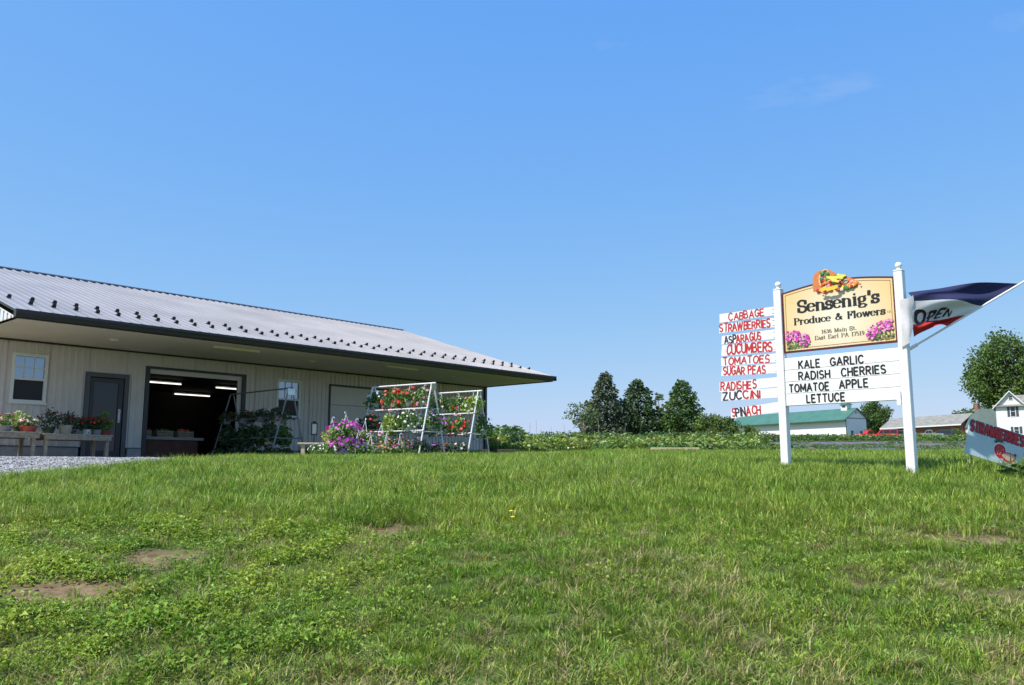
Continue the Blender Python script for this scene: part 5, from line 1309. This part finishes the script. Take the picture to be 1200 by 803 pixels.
for px, py0, py1, sh in ((1188.5, 488, 476.8, 1), (1191, 508, 500.5, 1), (1187, 468.5, 464, 0)):
    a = at(px, py0, HY-1.4); b = at(px, py1, HY-1.4); fwin(fhx(px), a.z-hz+.2, .75 if sh else .6, b.z-a.z, sh)
# grey green shed beside the house
q = at(1144, 500, 182); gs = empty('garage_shed', (q.x, q.y, gz(q.x, q.y)-.2), R(0), 'grey green garage with sloping roof beside the farmhouse', 'shed')
a = at(1147, 499, 182).z-gz(q.x, q.y)+.2; b = at(1160, 478, 182).z-gz(q.x, q.y)+.2
sg2 = mat('grey green shingle', (.10, .135, .115), .85, var=.15, vscale=2)
mb = MB(); mb.box(.3, 6.6, .2, 7, -1, a-.05); mb.build('wall', lap, gs)
mb = MB(); mb.add([(0, -.2, a-.2), (7.0, -.2, a-.2), (7.0, 3.6, b), (2.6, 3.6, b), (0, 7.4, a-.2), (7.0, 7.4, a-.2)], [(0, 1, 2, 3), (3, 2, 5, 4), (0, 3, 4), (1, 5, 2), (0, 4, 5, 1)]); mb.build('roof', sg2, gs)

# ------------------------------------------------------------------ vehicles by the brick building
TYRE = mat('black tyre', (.015, .015, .016), .8); RIM = mat('wheel rim', (.45, .45, .46), .35, metal=.6); CG = mat('vehicle glass', (.02, .025, .03), .05); LAMP = mat('headlight lens', (.75, .75, .72), .2)
def vehicle(name, px, Y, rz, body_c, label, lower, cabin, windows, wheels, Wd=1.85, cat='pickup'):
    q = at(px, 514, Y); t = empty(name, (q.x, q.y, gz(q.x, q.y)), rz, label, cat)
    pm = mat(name+' paint '+label[:12], body_c, .3, spec=.6)
    def soft(poly, w0, w1, nm, mt, par):
        """profile extruded across the width with rounded shoulders"""
        mb = MB(); n = len(poly); cz_ = sum(z for _, z in poly)/n; cx_ = sum(x for x, _ in poly)/n; rings = []
        for y, k in ((-w0, .97), (-w0+.07, 1), (w0-.07, 1), (w0, .97)):
            rings.append([(cx_+(x-cx_)*k, y*(w1/w0 if z > cz_+.15 else 1), cz_+(z-cz_)*k) for x, z in poly])
        for r_ in rings: mb.v += r_
        mb.f = [tuple(range(n)), tuple(range(4*n-1, 3*n-1, -1))]+[(r_*n+i, (r_+1)*n+i, (r_+1)*n+(i+1) % n, r_*n+(i+1) % n) for r_ in range(3) for i in range(n)]; mb.m = [0]*len(mb.f)
        return mb.build(nm, mt, par)
    b = soft(lower, Wd/2, Wd/2-.02, 'body', pm, t)
    for cab in cabin: soft(cab, Wd/2-.05, Wd/2-.17, 'cabin', pm, t)
    for wp in windows:
        for s_ in (-1, 1):
            mb = MB(); y = s_*(Wd/2-.085); V = [(x, y+s_*(.06 if z < 1.25 else -.01), z) for x, z in wp]; V2 = [(x, yy-s_*.08, z) for x, yy, z in V]; n = len(wp)
            mb.add(V+V2, [tuple(range(n)) if s_ < 0 else tuple(range(n-1, -1, -1))]+[(i, (i+1) % n, n+(i+1) % n, n+i) for i in range(n)]); mb.build('side_window', CG, t)
    for x in wheels:
        for s_ in (-1, 1):
            def cyl(r_, y0, y1, nm, mt, par):
                mb = MB(); n = 16; V = [(x+r_*math.cos(2*math.pi*i/n), y, .36+r_*math.sin(2*math.pi*i/n)) for y in (y0, y1) for i in range(n)]
                mb.add(V, [tuple(range(n)), tuple(range(2*n-1, n-1, -1))]+[(i, n+i, n+(i+1) % n, (i+1) % n) for i in range(n)]); return mb.build(nm, mt, par)
            y_ = s_*Wd/2; wh = cyl(.36, y_-.12, y_+.03*s_ if s_ > 0 else y_+.12, 'wheel', TYRE, t) if s_ > 0 else cyl(.36, y_-.03, y_+.12, 'wheel', TYRE, t)
            cyl(.22, y_+s_*.031, y_+s_*.045, 'rim', RIM, wh)
    x0 = min(x for x, _ in lower)
    for s_ in (-1, 1): mb = MB(); mb.box(x0-.03, x0+.06, s_*.62-.16, s_*.62+.16, .68, .86); mb.build('headlight', LAMP, t)
    mb = MB(); mb.box(x0-.10, x0+.02, -Wd/2+.08, Wd/2-.08, .40, .56); mb.build('bumper', RIM, t)
    return t
PK = [(-2.7, .42), (2.7, .42), (2.72, .98), (.55, 1.02), (-.95, 1.02), (-2.55, .95), (-2.72, .80)]
PKC = [[(-1.0, 1.0), (.62, 1.0), (.50, 1.68), (.25, 1.76), (-.35, 1.75), (-.55, 1.66)]]
PKW = [[(-.80, 1.06), (-.15, 1.06), (-.15, 1.62), (-.48, 1.62)], [(-.08, 1.06), (.48, 1.06), (.40, 1.62), (-.08, 1.62)]]
vehicle('pickup_truck', 1018, 190, R(14), (.50, .02, .025), 'red pickup truck parked nose first toward the barn gable', PK, PKC, PKW, (-1.75, 1.75))
VN = [(-2.5, .4), (2.5, .4), (2.52, 1.05), (-1.55, 1.05), (-2.4, .92), (-2.52, .75)]
VNC = [[(-1.75, 1.03), (2.5, 1.03), (2.42, 1.85), (2.2, 1.98), (-.7, 1.98), (-.95, 1.9)]]
VNW = [[(-1.35, 1.1), (-.5, 1.1), (-.5, 1.78), (-.86, 1.78)], [(-.4, 1.1), (.9, 1.1), (.9, 1.78), (-.4, 1.78)], [(1.0, 1.1), (2.3, 1.1), (2.22, 1.78), (1.0, 1.78)]]
vehicle('van', 1038.5, 187, R(-28), (.52, .02, .03), 'red van with a dark window band parked beside the red pickup', VN, VNC, VNW, (-1.6, 1.6), cat='van')
SV = [(-2.3, .4), (2.3, .4), (2.32, 1.0), (-1.2, 1.02), (-2.2, .95), (-2.32, .75)]
SVC = [[(-1.3, 1.0), (2.28, 1.0), (2.1, 1.62), (1.8, 1.72), (-.3, 1.72), (-.6, 1.64)]]
SVW = [[(-1.0, 1.06), (-.2, 1.06), (-.2, 1.58), (-.56, 1.58)], [(-.1, 1.06), (.9, 1.06), (.9, 1.58), (-.1, 1.58)], [(1.0, 1.06), (2.1, 1.06), (1.92, 1.58), (1.0, 1.58)]]
vehicle('sedan', 1055, 188, R(-40), (.10, .12, .13), 'grey vehicle parked behind the red van beside the white sign post', SV, SVC, SVW, (-1.45, 1.45), cat='car')
vehicle('pickup_truck', 1090, 180, R(-30), (.20, .27, .28), 'pale grey green truck parked before the brick wall', PK, PKC, PKW, (-1.75, 1.75))
vehicle('suv', 1105, 179, R(-50), (.035, .045, .05), 'dark grey vehicle parked right beside the pale truck', SV, SVC, SVW, (-1.45, 1.45), cat='car')
